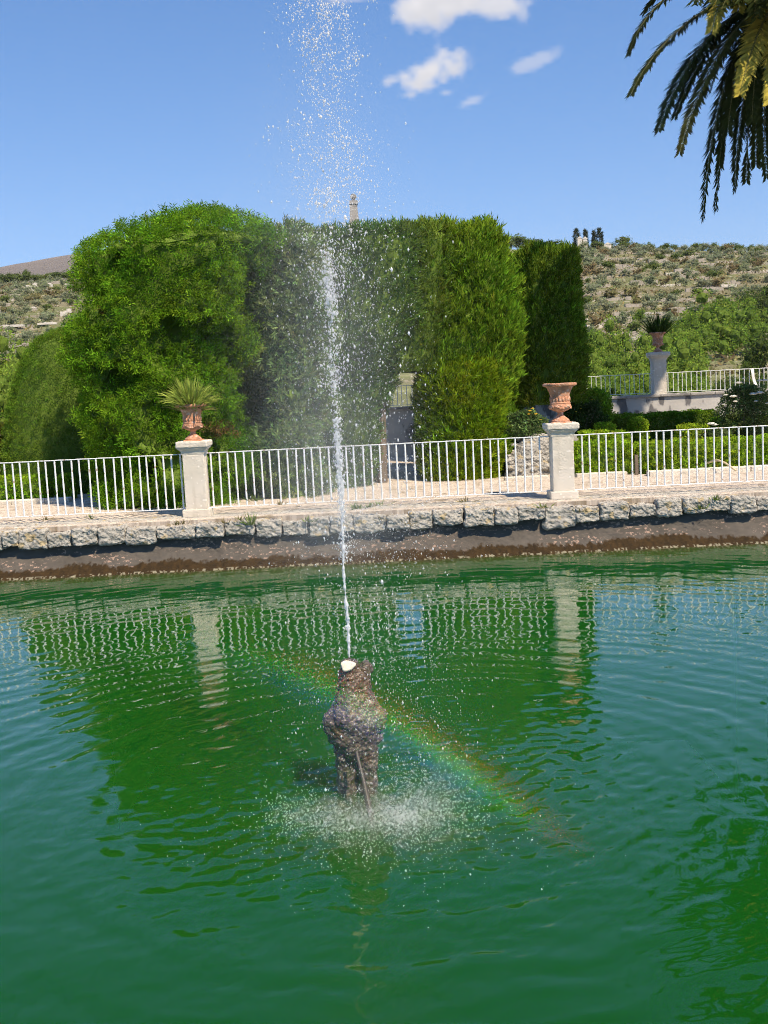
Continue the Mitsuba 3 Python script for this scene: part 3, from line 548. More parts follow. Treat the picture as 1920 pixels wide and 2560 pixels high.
leafy(k, 1790, 1125, 1070, 25.2, 70, 420, .075, (.12, .18, .07)); flower(k, at(1779, 1062, 25.0), .12, 'm_petal'); flower(k, at(1787, 1064, 25.0), .09, 'm_petal')
k = thing('flowering_plant', 'bushy grey-green plant with yellow flowers on the stone bank', 'plant')
leafy(k, 1305, 1094, 1032, 24.4, 95, 900, .085, (.12, .19, .075), P_LEAF); leafy(k, 1345, 1090, 1050, 24.5, 50, 300, .08, (.12, .18, .07))
for u, v, s_ in ((1325, 1028, .05), (1331, 1022, .05), (1340, 1036, .05), (1322, 1036, .04), (1352, 1050, .035)): flower(k, at(u, v, 24.2), s_, 'm_yellow')
k = thing('flowering_plant', 'shaded plant with a few yellow flowers in front of the dark mound', 'plant')
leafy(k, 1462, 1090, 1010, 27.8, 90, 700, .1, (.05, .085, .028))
for u, v in ((1452, 1022), (1480, 1000), (1440, 1030)): flower(k, at(u, v, 27.4), .03, 'm_yellow')
k = thing('grass_tuft', 'pale green spiky tuft in the shade by the dark mound', 'plant'); p = at(1502, 1068, 27.4); m, c = blades((p[0], p[1], ZT), 45, .75, .035, .7, (.22, .27, .12), r, .5); add(k + '__leaves', m, 'm_leaf', color=c)
# small weeds growing in the coping joints
weeds = [(640, 1252, .18, 30), (228, 1296, .12, 20), (628, 1312, .26, 34), (115, 1300, .10, 18), (890, 1272, .16, 40), (440, 1312, .10, 16), (458, 1310, .1, 16), (1165, 1255, .14, 18), (1357, 1268, .12, 20), (1790, 1250, .12, 26), (1752, 1272, .12, 24), (770, 1305, .14, 22), (1015, 1310, .12, 18), (960, 1300, .12, 18), (700, 1262, .10, 14), (1450, 1280, .1, 16), (85, 1345, .08, 12), (560, 1308, .12, 18), (600, 1300, .1, 14), (950, 1262, .1, 20), (920, 1268, .1, 20)]
where = ['under the middle of the railing', 'between two left-hand stones', 'hanging beside the yew side bars', 'on the far left stone', 'bright beside the jet', 'below the grass urn pillar', 'at the foot of the grass urn pillar', 'in an open joint', 'beside the concrete patch', 'on the long right stone', 'hanging under the long right stone', 'behind the jet', 'low under an overhang', 'low behind the drops', 'dry by the bottom rail', 'beside the patched stone', 'under a stone at the left', 'on a rough stone', 'dry on a stone edge', 'along the bottom rail', 'beside the bright weed']
for (u, v, s_, n_), wh in zip(weeds, where):
    k = thing('weed', 'small green weed growing in the pool coping, ' + wh, 'weed', 'weeds in the coping joints'); p = at(u, v, 18.32)
    m, c = blades(p, n_, s_, .018, 1.5, ((.16, .22, .05) if n_ > 19 else (.24, .20, .09)), r, .8, 4); add(k + '__leaves', m, 'm_leaf', color=c)

# left edge: cycad fronds and shrubs
k = thing('fan_palm', 'pale grey-green palm fronds at the left edge beside the dome', 'palm'); p = at(-45, 1120, 28.5)
m, c = blades((p[0], p[1], p[2] - 1.2), 60, 2.0, .05, 1.25, (.15, .17, .10), r, .9, 6); add(k + '__leaves', m, 'm_leaf', color=c); add(k + '__trunk', tube([(p[0], p[1], ZT - .1), (p[0], p[1], p[2] - 1.1)], [.2, .16]), 'm_bark', smooth=True)
k = thing('shrub', 'yellow-green leafy shrub low at the left edge beside the dome', 'shrub'); leafy(k, 5, 1190, 1060, 27.5, 75, 900, .12, (.10, .13, .025))
# obelisk
k = thing('obelisk', 'grey stone obelisk tip with a small ball rising behind the clipped arch', 'obelisk'); y = 30.0
pt, pb = at(884, 512, y), at(883, 553, y); h1 = 15.5 / F * y; h0 = 16 / F * y
def frustum(x, y, z0, z1, a0, a1): return man(m3.Manifold.batch_hull([m3.Manifold.cube((2 * a0, 2 * a0, .01), True).translate((x, y, z0)), m3.Manifold.cube((2 * a1, 2 * a1, .01), True).translate((x, y, z1))]))
slope = (16 - 8.5) / 41.; zz0 = ZT + 1.2; a0 = (8.5 / F * y) + slope * (pt[2] - zz0)
add(k + '__shaft', frustum(pt[0], y, zz0, pt[2], min(a0, .5), 8.5 / F * y), 'm_grey_stone'); add(k + '__pedestal', box(pt[0] - .56, pt[0] + .56, y - .56, y + .56, ZT - .1, zz0, .03), 'm_grey_stone', smooth=40)
add(k + '__collar', frustum(pt[0], y, pt[2] + .006, pt[2] + .10, .115, .105), 'm_grey_stone')
m = trimesh.creation.icosphere(3, .085); m.apply_translation((pt[0], y, pt[2] + .21)); add(k + '__ball', m, 'm_grey_stone', smooth=True)
add(k + '__neck', tube([(pt[0], y, pt[2] + .09), (pt[0], y, pt[2] + .15)], .04), 'm_grey_stone', smooth=True)

# ------------------------------------------------------------------ palm
r = np.random.default_rng(12)
PB = at(2015, -60, 25.0)
pk = thing('palm_tree', 'date palm whose dark drooping fronds hang into the upper corner of the sky', 'palm tree')
def frond(p0, p1, p2, n=64, leaf=.50, col=(.05, .065, .018), flat=None, tipw=.35):
    t = np.linspace(0, 1, n)[:, None]; C = (1 - t) ** 2 * p0 + 2 * t * (1 - t) * p1 + t ** 2 * p2; Tn = unit(np.gradient(C, axis=0))
    up_ = np.array([0, 0, 1.0]) if flat is None else np.array(flat); S = unit(np.cross(Tn, up_)); N = np.cross(S, Tn)
    V, Fc, Cc = [], [], []; tt = t[:, 0]
    for i_ in range(4, n):
        for sgn in (-1, 1):
            for sub in (0, 1):
                L = leaf * (tipw + (1 - tipw) * math.sin(math.pi * min(1, tt[i_] * .85 + .15))) * r.uniform(.8, 1.1)
                d = unit(S[i_] * sgn * .8 + Tn[i_] * r.uniform(.55, .9) + N[i_] * r.uniform(-.05, .3) + np.array([0, 0, -.22]) + r.normal(0, .08, 3)); q = C[i_] - Tn[i_] * (.5 * sub * np.linalg.norm(p2 - p0) / n)
                s = unit(np.cross(d, N[i_])) * .033; k0 = len(V); V += [q, q + d * L * .45 + s, q + d * L + np.array([0, 0, -.05 * L]), q + d * L * .45 - s]; Fc += [[k0, k0 + 1, k0 + 2], [k0, k0 + 2, k0 + 3]]
                c = np.array(col) * math.exp(r.normal(0, .2)); Cc += [c] * 4
    tb = tube(C, np.linspace(.035, .006, n), 5); k0 = len(V)
    V = np.vstack([np.array(V), tb.vertices]); Fc = np.vstack([np.array(Fc), tb.faces + k0]); Cc = np.vstack([np.array(Cc), np.tile([.20, .19, .08], (len(tb.vertices), 1))])
    return (V, Fc), Cc
G, YL = (.045, .060, .018), (.42, .36, .07)  # YL: sunlight put into the leaf colour of the fronds meant as sunlit
specs = [((1573, 132), 24.2, (1650, -110), 24.5, G), ((1578, 234), 23.6, (1690, -10), 24.2, G), ((1648, 322), 23.0, (1740, 20), 24.0, G), ((1700, 378), 22.6, (1800, 0), 23.4, (.07, .075, .02)), ((1688, 290), 23.5, (1800, -20), 24.0, G),
         ((1758, 545), 24.2, (1790, 40), 24.2, G), ((1790, 520), 24.6, (1810, 60), 24.6, G), ((1838, 472), 24.0, (1850, 40), 24.0, G), ((1866, 450), 24.4, (1872, 30), 24.2, G), ((1916, 444), 23.8, (1890, 20), 24.0, G), ((1935, 400), 24.0, (1930, 40), 24.0, G),
         ((1777, 224), 24.6, (1850, -30), 24.5, G), ((1780, 74), 22.0, (1830, -170), 22.5, YL), ((1850, 234), 21.8, (1910, -40), 22.5, YL), ((1922, 255), 21.9, (1955, -20), 22.5, YL), ((1846, 22), 22.2, (1880, -160), 22.8, YL), ((1610, 30), 25.5, (1720, -150), 25.0, G), ((1820, 330), 23.2, (1840, 20), 23.6, G), ((1880, 300), 23.0, (1890, -20), 23.6, G), ((1800, 410), 25.4, (1820, 0), 25.0, G), ((1890, 410), 25.4, (1890, 10), 25.0, G)]
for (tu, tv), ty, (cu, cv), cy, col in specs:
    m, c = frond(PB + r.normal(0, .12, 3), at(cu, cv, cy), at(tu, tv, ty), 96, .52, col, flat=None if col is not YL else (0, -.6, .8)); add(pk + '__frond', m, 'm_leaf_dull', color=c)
for q in range(210):
    a = q * 2.399; e = math.radians(-40 + 110 * ((q * .618) % 1)); L = r.uniform(3.8, 5.0)
    d = np.array([math.cos(a) * math.cos(e), math.sin(a) * math.cos(e), math.sin(e)])
    tip = PB + d * L + np.array([0, 0, -1.4 * math.cos(e)]); ctl = PB + d * L * .6 + np.array([0, 0, .5])
    q_ = proj(tip)
    if d[0] > .15 and d[1] < .25 and e < .45: continue
    if not (q_[0] > 1925 or q_[1] < -20 or (q_[0] > 1720 and q_[1] < 1.6 * (q_[0] - 1700))): continue
    m, c = frond(PB + r.normal(0, .12, 3), ctl, tip, 30, .65, G); add(pk + '__frond', m, 'm_leaf_dull', color=c)
tp = np.linspace(0, 1, 30); rad = .36 + .05 * np.sin(tp * 150) + .12 * (tp > .9)
add(pk + '__trunk', tube(np.stack([PB[0] + .1 * tp, np.full(30, 25.0), ZT - .2 + (PB[2] - ZT + .1) * tp], -1), rad, 14), 'm_bark', smooth=True)
add(pk + '__crown_heart', rough(trimesh.creation.icosphere(3, .62), .1, 3).apply_translation(PB), 'm_bark', smooth=True)

k2 = thing('palm_tree', 'second date palm just outside the frame, a few frond tips behind the first', 'palm tree'); PC = np.array([12.2, 25.8, 11.2])
for q in range(190):
    a = q * 2.399; e = math.radians(-45 + 110 * ((q * .618) % 1)); L = r.uniform(3.4, 4.4)
    d = np.array([math.cos(a) * math.cos(e), math.sin(a) * math.cos(e), math.sin(e)]); tip = PC + d * L + np.array([0, 0, -1.4 * math.cos(e)])
    q_ = proj(tip)
    if d[0] > .1 and d[1] < .3 and e < .3: continue
    if not (q_[0] > 1900 or q_[1] < -20): continue
    m, c = frond(PC + r.normal(0, .12, 3), PC + d * L * .6 + np.array([0, 0, .5]), tip, 26, .65, G); add(k2 + '__frond', m, 'm_leaf_dull', color=c)
add(k2 + '__trunk', tube(np.stack([PC[0] + .1 * tp, np.full(30, PC[1]), ZT - .2 + (PC[2] - ZT + .1) * tp], -1), rad, 14), 'm_bark', smooth=True)

# ------------------------------------------------------------------ hillside trees
r = np.random.default_rng(88)
def crown_mesh(n, seed, col, flat=.75, proto=P_NEEDLE, size=.35, lobes=7):
    q = np.random.default_rng(seed); cs = q.normal(0, .42, (lobes, 3)) * [1, 1, flat * .8]; rs = q.uniform(.38, .6, lobes)
    k_ = q.integers(0, lobes, n); d = unit(q.normal(0, 1, (n, 3))); p = cs[k_] + d * rs[k_][:, None] * q.uniform(.75, 1.05, n)[:, None]
    m, c = spray(p, d + [0, 0, .3], proto, size, col, q, .25, jitter=.4)
    core = trimesh.creation.icosphere(0, 1.0); cores = cat([core.copy().apply_scale(rs[i_] * .62).apply_translation(cs[i_]) for i_ in range(lobes)])
    V = np.vstack([m[0], cores.vertices]); Fc = np.vstack([m[1], cores.faces + len(m[0])]); Cc = np.vstack([c, np.tile(np.array(col) * .7, (len(cores.vertices), 1))])
    return V, Fc, Cc
PROT = {}
def protos(name, n, cols, **k):
    PROT[name] = [crown_mesh(n, 100 + 7 * i_ + len(PROT) * 31, c, **k) for i_, c in enumerate(cols)]
protos('olive', 180, [(.25, .29, .19), (.225, .27, .165), (.27, .30, .20)], size=.26, flat=.8)
protos('almond', 120, [(.23, .19, .10), (.21, .20, .09)], size=.26)
protos('oak', 180, [(.115, .165, .05), (.13, .18, .055)], size=.26)
protos('pine', 680, [(.165, .265, .045), (.185, .28, .048), (.145, .24, .042)], size=.17, lobes=15, flat=1.0)
protos('dark_pine', 900, [(.085, .13, .034)], size=.17, lobes=14, flat=1.0)
SRC = {}
def tree(kind, name, label, catg, group, x, y, ztop, w, zb=None, trunk=False):
    zb = hill_z(x, y) if zb is None else zb; zb = float(zb)
    k = thing(name, label, catg, group); i_ = int(r.integers(len(PROT[kind]))); V, Fc, Cc = PROT[kind][i_]
    if (kind, i_) not in SRC: SRC[kind, i_] = mikit.ply((V, Fc), 'm_leaf_dull', color=Cc)
    lo = zb + (ztop - zb) * (.12 if not trunk else .18); lo = max(lo, ztop - 1.25 * w); hz = max((ztop - lo) / 2, .4)
    tw = T().translate([float(x), float(y), (lo + ztop) / 2]).rotate([0, 0, 1], float(r.uniform(0, 360))).scale([w / 2, w / 2, hz])
    scene[k + '__crown' if trunk else k] = {**SRC[kind, i_], 'to_world': tw}
    if trunk: add(k + '__trunk', tube([(x, y, zb - .5), (x + .2, y, (zb + ztop) / 2)], [.25, .15], 6), 'm_bark', smooth=True)
ORD = 'first second third fourth fifth sixth seventh eighth ninth tenth eleventh twelfth thirteenth fourteenth fifteenth sixteenth seventeenth eighteenth nineteenth twentieth'.split() + [f'{q}th' if q % 10 not in (1, 2, 3) else f'{q}' + {1: 'st', 2: 'nd', 3: 'rd'}[q % 10] for q in range(21, 60)]
for side, (ua, ub) in (('right', (1270, 1935)), ('left', (-15, 240))):
    for iD, D in enumerate(list(np.linspace(208, 436, 19)) + [446, 452]):
        row, count = ORD[20 - iD] + ' row below crest', 0
        x = (ua - 960) / F * D * .995 + r.uniform(0, 4)
        while x < (ub - 960) / F * D:
            y = D + r.uniform(-1.3, 1.3); z = float(hill_z(x, y)); kind = r.choice(['olive', 'olive', 'olive', 'almond', 'oak'], p=[.26, .26, .16, .18, .14])
            h = r.uniform(2.3, 4.0); w_ = h * r.uniform(1.0, 1.45)
            if D > 425: kind = r.choice(['oak', 'olive']); h *= 1.15
            hidden = side == 'right' and x < (1440 - 960) / F * D and D < 425
            if r.random() < .86 and not hidden:
                sl = 'hillside beyond the railing' if side == 'right' else 'slope beyond the dome topiary'
                nm, cg = {'olive': ('olive_tree', 'olive tree'), 'almond': ('almond_tree', 'tree'), 'oak': ('evergreen_tree', 'tree')}[kind]
                lb = {'olive': 'grey-green olive, ', 'almond': 'brownish sparse tree, ', 'oak': 'dark green round evergreen, '}[kind] + ORD[count] + (' beyond the dark cypress, ' if side == 'right' else ' beyond the dome, ') + row; count += 1
                tree(kind, nm, lb, cg, f'{nm}s on the {sl}', x, y, z + h, w_)
            x += r.uniform(3.6, 6.6)
pines = [(1770, 745, 95, 215), (1815, 738, 85, 212), (1852, 765, 70, 205), (1722, 772, 80, 200), (1800, 790, 95, 190), (1757, 812, 80, 185), (1832, 800, 85, 190), (1886, 806, 60, 195), (1690, 800, 60, 205), (1598, 772, 26, 238), (1885, 765, 60, 210),
         (1700, 826, 95, 150), (1742, 846, 60, 150), (1690, 868, 85, 142), (1722, 884, 90, 136), (1626, 834, 62, 150), (1652, 868, 60, 140), (1482, 820, 62, 165), (1535, 814, 74, 168), (1492, 852, 70, 142), (1524, 884, 62, 130), (1562, 868, 62, 138), (1592, 893, 62, 130), (1612, 852, 60, 145), (1484, 896, 64, 120), (1640, 905, 62, 122), (1750, 905, 46, 128),
         (1500, 922, 85, 92), (1556, 926, 84, 96), (1612, 930, 84, 92), (1700, 920, 90, 95), (1670, 936, 70, 88), (1742, 938, 80, 88), (1785, 955, 70, 84), (1540, 945, 80, 80), (1480, 945, 80, 78), (1690, 955, 70, 78)]
for q, (u, v, wp, D) in enumerate(sorted(pines)):
    st = 'rear stand' if D > 175 else 'middle stand' if D > 110 else 'front stand'; nth = sum(1 for o in sorted(pines)[:q] if (o[3] > 175, o[3] > 110) == (D > 175, D > 110))
    p = at(u, v, D); tree('pine', 'pine_tree', f'bright green pine, {ORD[nth]} from the dark cypress, {st} beyond the railing', 'pine tree', 'pines in the valley beyond the far railing', p[0], D, p[2], wp / F * D, trunk=True)
for u, v, wp, D, lb in ((1908, 716, 90, 235, 'tall dark pine rising at the edge of the hillside pines'), (1905, 838, 95, 150, 'dark rounded pine below the bare tan terraces'), (1868, 905, 40, 140, 'small dark pine beside the tan terraces'), (1850, 945, 90, 70, 'dark pine close behind the sunlit far railing'), (1905, 940, 80, 72, 'dark pine behind the cloth strip on the far railing'), (1815, 942, 60, 74, 'dark pine behind the shaded far railing')):
    p = at(u, v, D); tree('dark_pine', 'pine_tree', lb, 'pine tree', None, p[0], D, p[2], wp / F * D, trunk=True)
for q, (u, v, wp, D) in enumerate(((20, 862, 110, 86), (70, 885, 90, 80), (105, 912, 70, 70), (15, 915, 90, 66), (45, 945, 80, 60), (0, 965, 90, 56), (90, 965, 70, 54))):
    p = at(u, v, D); tree('pine', 'pine_tree', 'bright green bushy pine beyond the dome topiary, ' + ORD[q] + ' from the top', 'pine tree', 'bushy pines beyond the dome topiary', p[0], D, p[2], wp / F * D, trunk=True)
for q, (u, v, wp) in enumerate(((6, 684, 40), (34, 680, 40), (62, 678, 34), (64, 674, 18), (92, 686, 34), (118, 680, 34), (140, 680, 36), (158, 681, 30), (172, 681, 22), (196, 682, 32), (222, 684, 34))):
    p = at(u, v, 428); tree('oak' if q % 3 else 'dark_pine', 'pine_tree', 'green pine on the crest beyond the dome, ' + ORD[q] + ' from the picture edge', 'pine tree', 'tree line on the crest beyond the dome', p[0], 428, p[2], wp / F * 428)
for u, v, wp in ((1285, 584, 50), (1312, 592, 46), (1340, 597, 40), (1375, 598, 44)):
    p = at(u, v, 440); tree('oak', 'evergreen_tree', f'round evergreen on the crest behind the arch, {ORD[(u - 1280) // 30]} along towards the ruin', 'tree', 'evergreens on the crest behind the arch', p[0], 440, p[2], wp / F * 440)
p = at(1559, 585, 440); tree('oak', 'evergreen_tree', 'single large round tree on the crest beside the cypresses', 'tree', None, p[0], 440, p[2], 34 / F * 440, trunk=True)
for u, v, wp, lb in ((1440, 573, 11, 'broad dark cypress on the crest, first from the arch'), (1463, 575, 7, 'slim cypress behind the pale ruin on the crest'), (1484, 577, 5, 'thinnest cypress of the four on the crest'), (1498, 570, 13, 'tall full cypress next to the round tree on the crest')):
    p = at(u, v, 440); zb = float(hill_z(p[0], 440)); k = thing('cypress', lb, 'cypress'); n = 240; q = r.random(n); a = r.uniform(0, 6.283, n); H = p[2] - zb; hw = wp / F * 440 / 2
    rr = hw * np.minimum(1, 3 * (1 - q)) ** .7 * np.minimum(1, .5 + 3 * q); P = np.stack([p[0] + rr * np.cos(a), 440 + rr * np.sin(a), zb + H * q * .95], -1)
    m, c = spray(P, np.stack([np.cos(a) * .4, np.sin(a) * .4, np.ones(n)], -1), P_CYP, 1.0, (.03, .045, .02), r, .2); add(k + '__crown', m, 'm_leaf_dull', color=c); add(k + '__trunk', tube([(p[0], 440, zb - .5), (p[0], 440, zb + H * .8)], [.25, .1], 6), 'm_bark', smooth=True)
# ruin on the crest
for u0, u1, v0, v1, lb in ((1444, 1455, 605, 596, 'pale gabled ruin among the cypresses on the crest'), (1458, 1468, 603, 597, 'smaller pale hut beside the slim cypress on the crest'), (1510, 1528, 616, 611, 'low pale farm hut under the round tree')):
    a, b = at(u0, v0, 436), at(u1, v1, 436); k = thing('stone_hut', lb, 'building'); zb = float(min(hill_z((a[0] + b[0]) / 2, 436), a[2])) - .5
    add(k + '__wall', box(a[0], b[0], 436, 440, zb, b[2]), 'm_white_rock'); xm = (a[0] + b[0]) / 2
    add(k + '__roof', man(m3.Manifold.hull_points(np.array([(x_, y_, b[2] + .003) for x_ in (a[0] - .2, b[0] + .2) for y_ in (435.8, 440.2)] + [(xm, 435.8, b[2] + .9), (xm, 440.2, b[2] + .9)]))), 'm_white_rock')
    add(k + '__door', box(xm - .3, xm + .3, 435.95, 436.0, zb, zb + 1.6), 'm_core')
# pale dry-stone terrace walls
segs = [(1457, 750, 1488, 750, 6), (1457, 769, 1475, 767, 6), (1459, 787, 1509, 783, 7), (1459, 801, 1541, 792, 6), (1466, 815, 1587, 808, 6), (1510, 850, 1545, 845, 8), (1580, 846, 1608, 840, 6), (1602, 784, 1666, 782, 5), (1874, 784, 1895, 780, 6), (1876, 792, 1890, 790, 4), (1663, 684, 1718, 682, 4), (1772, 682, 1802, 682, 3), (1868, 679, 1925, 678, 4), (1515, 615, 1530, 613, 5), (1608, 655, 1671, 653, 3), (1636, 666, 1646, 664, 4), (1582, 656, 1592, 652, 5), (1545, 628, 1556, 626, 3), (1700, 640, 1750, 640, 2), (1790, 655, 1840, 653, 2),
        (1640, 713, 1700, 710, 2), (1760, 714, 1840, 712, 3), (1550, 730, 1580, 730, 2)]
segl = [(0, 734, 10, 733, 5), (14, 732, 32, 729, 6), (62, 722, 96, 715, 14), (101, 714, 130, 711, 8), (108, 722, 120, 720, 6), (160, 714, 192, 710, 8), (163, 720, 172, 718, 6), (0, 778, 12, 775, 9), (152, 784, 176, 774, 9), (12, 752, 36, 750, 3), (70, 770, 90, 768, 3), (0, 815, 60, 812, 3), (95, 808, 140, 806, 3)]
for lst, lb, gr in ((segs, 'pale dry-stone terrace wall on the hillside beyond the railing', 'dry-stone walls on the hillside'), (segl, 'pale stone terrace wall on the slope beyond the dome topiary', 'stone walls beyond the dome')):
    for q0, (u0, v0, u1, v1, hp) in enumerate(sorted(lst, key=lambda o: o[1])):
        a, b = hit(u0, v0), hit(u1, v1); D = min(a[1], b[1]) - (9 if lst is segl else 1); a, b = at(u0, v0, D), at(u1, v1, D); k = thing('terrace_wall', lb + ', ' + ORD[q0] + ' from the top', 'wall', gr); n = max(3, int((u1 - u0) / 4)); H = hp / F * D; bl = []
        for q in range(n):
            t0, t1 = q / n, (q + 1) / n; x0, x1 = a[0] + (b[0] - a[0]) * t0, a[0] + (b[0] - a[0]) * t1; zc = a[2] + (b[2] - a[2]) * (t0 + t1) / 2
            bl.append(box(x0, x1 - .01, D - .5 + r.uniform(-.3, .1), D + 1.0, zc - H / 2 - (min(.5, H) if lst is segl else .5), zc + H * (r.uniform(.0, .7) if lst is segl else r.uniform(.1, .6))))
        add(k, cat(bl), 'm_white_rock')
for iD, D in enumerate(np.linspace(208, 436, 19)):
    for side, (ua, ub) in (('on the hillside beyond the railing', (1440, 1935)), ('on the slope beyond the dome topiary', (-15, 200))):
        x, nth = (ua - 960) / F * D + r.uniform(0, 14), 0
        while x < (ub - 960) / F * D - 4:
            L = r.uniform(5, 17); H = r.uniform(.6, 1.2); y = D - 6.0 + r.uniform(-.6, .6); n = int(L / 1.2); bl = []
            for q in range(n):
                xx = x + q * L / n; zz = float(hill_z(xx, y)); bl.append(box(xx, xx + L / n - .02, y - .4 + r.uniform(-.15, .15), y + .8, zz - .6, zz + H * r.uniform(.7, 1.15)))
            add(thing('terrace_wall', f'grey-tan dry-stone wall, {ORD[nth]} in the {ORD[18 - iD]} row below crest, ' + side, 'wall', 'dry-stone walls ' + side), cat(bl), 'm_dry_stone'); nth += 1
            x += L + r.uniform(3, 22)
# scrub on the slopes
n = 5200; u = np.where(r.random(n) < .72, r.uniform(1440, 1930, n), r.uniform(-10, 240, n)); D = r.uniform(110, 445, n); x = (u - 960) / F * D; P = np.stack([x, D, hill_z(x, D) + .2], -1)
cs = np.where(r.random(n)[:, None] < .5, [[.20, .17, .09]], [[.16, .18, .08]]); m, c = spray(P, np.tile([0, 0, 1.0], (n, 1)), P_NEEDLE, 1.0, cs, r, .3, jitter=.5); add('scrub', m, 'm_leaf_dull', color=c); labels['scrub'] = {'label': 'low dry scrub scattered over the hillside', 'kind': 'stuff', 'category': 'scrub'}

# ------------------------------------------------------------------ fountain statue
r = np.random.default_rng(9)
SY = 7.62; PXM = .3014
def zp(zx, zy, y=SY): return at(650 + PXM * zx, 1560 + PXM * zy, y)
MP = PXM / F * 7.97
def ball(zx, zy, rr, dy=0.0): return m3.Manifold.sphere(rr * MP, 24).translate(tuple(zp(zx, zy, SY + dy)))
def hull(*b): return m3.Manifold.batch_hull(list(b))
k = thing('fountain_statue', 'eroded brown stone animal figure standing in the basin and spouting the jet', 'statue')
body = hull(ball(735, 345, 66, -.01), ball(760, 350, 62, .03), ball(735, 400, 74), ball(730, 430, 74, .02)) + hull(ball(868, 355, 52, .03), ball(880, 340, 46, .05), ball(865, 410, 56, .03)) + hull(ball(905, 352, 26, .04), ball(925, 390, 16, .04))
body += hull(ball(735, 420, 78), ball(855, 420, 62, .03), ball(745, 560, 110, .02), ball(845, 560, 85, .03))
body += hull(ball(745, 560, 110, .02), ball(845, 560, 85, .03), ball(690, 720, 100, .0), ball(880, 700, 105, .02), ball(780, 700, 150, .02))
body += hull(ball(690, 720, 100), ball(612, 800, 92, -.02), ball(625, 870, 88, -.02), ball(760, 780, 170, .0), ball(740, 900, 160, .0))
body += hull(ball(880, 700, 100, .02), ball(990, 770, 62, .0), ball(985, 830, 62, .0), ball(860, 800, 140, .0))
body += hull(ball(740, 780, 175), ball(840, 820, 165), ball(700, 960, 95), ball(880, 960, 95), ball(790, 1000, 140)) + hull(ball(600, 900, 50), ball(600, 965, 22)) + hull(ball(985, 930, 30, .02), ball(970, 980, 22, .02))
body += hull(ball(700, 980, 92), ball(700, 1140, 76), ball(695, 1120, 74)) + hull(ball(700, 1120, 76), ball(722, 1380, 66), ball(725, 1480, 66))
body += hull(ball(880, 980, 92), ball(890, 1120, 84)) + hull(ball(890, 1110, 84), ball(905, 1310, 72), ball(905, 1480, 72))
body += hull(ball(800, 1000, 70, .05), ball(800, 1150, 45, .06), ball(808, 1480, 45, .06)) + hull(ball(955, 1150, 22, -.02), ball(965, 1190, 20, -.02))
m = man(body.refine_to_length(.011)); m.merge_vertices(); trimesh.smoothing.filter_taubin(m, iterations=6); m = trimesh.Trimesh(m.vertices, m.faces, process=False)
m = rough(m, .020, 16, 2); m = rough(m, .009, 48, 3, 3); add(k + '__body', m, 'm_statue', smooth=60)
c0 = zp(728, 345, SY - .078); a = np.linspace(0, 2 * np.pi, 22, endpoint=False); rr = .052 * (1 + .16 * np.sin(3 * a + 1) + .08 * np.sin(5 * a))
o = np.array([0, -1, .35]); o /= np.linalg.norm(o); e1 = np.array([1, 0, 0.0]); e2 = np.cross(e1, o) * -1
ring = c0 + rr[:, None] * (np.cos(a)[:, None] * e1 * .95 + np.sin(a)[:, None] * e2 * .72); mm = m3.Manifold.hull_points(np.vstack([ring, ring * 0 + ring + o * -.05, (c0 + o * .006 + (ring - c0) * .8)])); add(k + '__broken_face', rough(man(mm.refine_to_length(.01)), .003, 40), 'm_cream', smooth=40)
labels[k + '__broken_face'] = {'label': 'cream freshly broken stone face at the top of the statue'}
add(k + '__nozzle', tube([zp(742, 330, SY + .01), zp(741, 275, SY + .01)], .011, 10), 'm_pipe', smooth=40)
pb = rough(trimesh.creation.icosphere(4, 1.0).apply_scale([.34, .26, .075]), .05, 6, 4); pb.apply_translation((zp(790, 1430)[0], 7.6, -.115)); add(k + '__plinth', pb, 'm_statue', smooth=60)
k = thing('water_pipe', 'thin dark metal pipe leaning against the statue down into the water', 'pipe'); p0, p1 = zp(798, 1060, SY - .20), zp(912, 1548, SY - .42); dd = (p1 - p0) / np.linalg.norm(p1 - p0); add(k, tube([p0, (p0 + p1) / 2 + [.005, -.01, 0], p0 * .2 + p1 * .8, p1 + dd * .12], [.012, .015, .021, .023], 10), 'm_pipe', smooth=40)

# ------------------------------------------------------------------ jet, drops, splash
r = np.random.default_rng(77)
NZ = zp(741, 272, SY + .01)
def drops(P, rad, stretch=1.5):
    v = np.array([[1, 0, 0], [-1, 0, 0], [0, 1, 0], [0, -1, 0], [0, 0, 1], [0, 0, -1.0]]); f = np.array([[0, 2, 4], [2, 1, 4], [1, 3, 4], [3, 0, 4], [2, 0, 5], [1, 2, 5], [3, 1, 5], [0, 3, 5]]); n = len(P)
    an = r.uniform(0, 6.28, n); ca, sa = np.cos(an), np.sin(an); vx = v[None, :, 0] * ca[:, None] - v[None, :, 1] * sa[:, None]; vy = v[None, :, 0] * sa[:, None] + v[None, :, 1] * ca[:, None]
    st = np.broadcast_to(stretch, (n,)); V = P[:, None] + rad[:, None, None] * np.stack([vx, vy, v[None, :, 2] * st[:, None]], -1)
    return trimesh.Trimesh(V.reshape(-1, 3), (f[None] + (np.arange(n) * len(v))[:, None, None]).reshape(-1, 3), process=False)
k = thing('water_jet', 'tall white water jet rising from the statue and breaking into drops', 'water jet')
zs = np.linspace(NZ[2] - .02, 2.6, 260); wob = .030 * (meshkit.noise(np.stack([zs * 5, zs * 0, zs * 0], -1), 3) - .5) * (zs - NZ[2]); h = zs - NZ[2]
rad = (.0085 + .0035 * h) * (1 + .7 * (meshkit.noise(np.stack([zs * 14, zs * 0 + 2, zs * 0], -1), 4) - .5)) * np.clip(1.1 - h * .50, .10, 1)
add(k + '__stream', rough(tube(np.stack([NZ[0] + wob, NZ[1] + wob * .5, zs], -1), rad, 10), .010, 24, 4), 'm_water_drop', smooth=True)
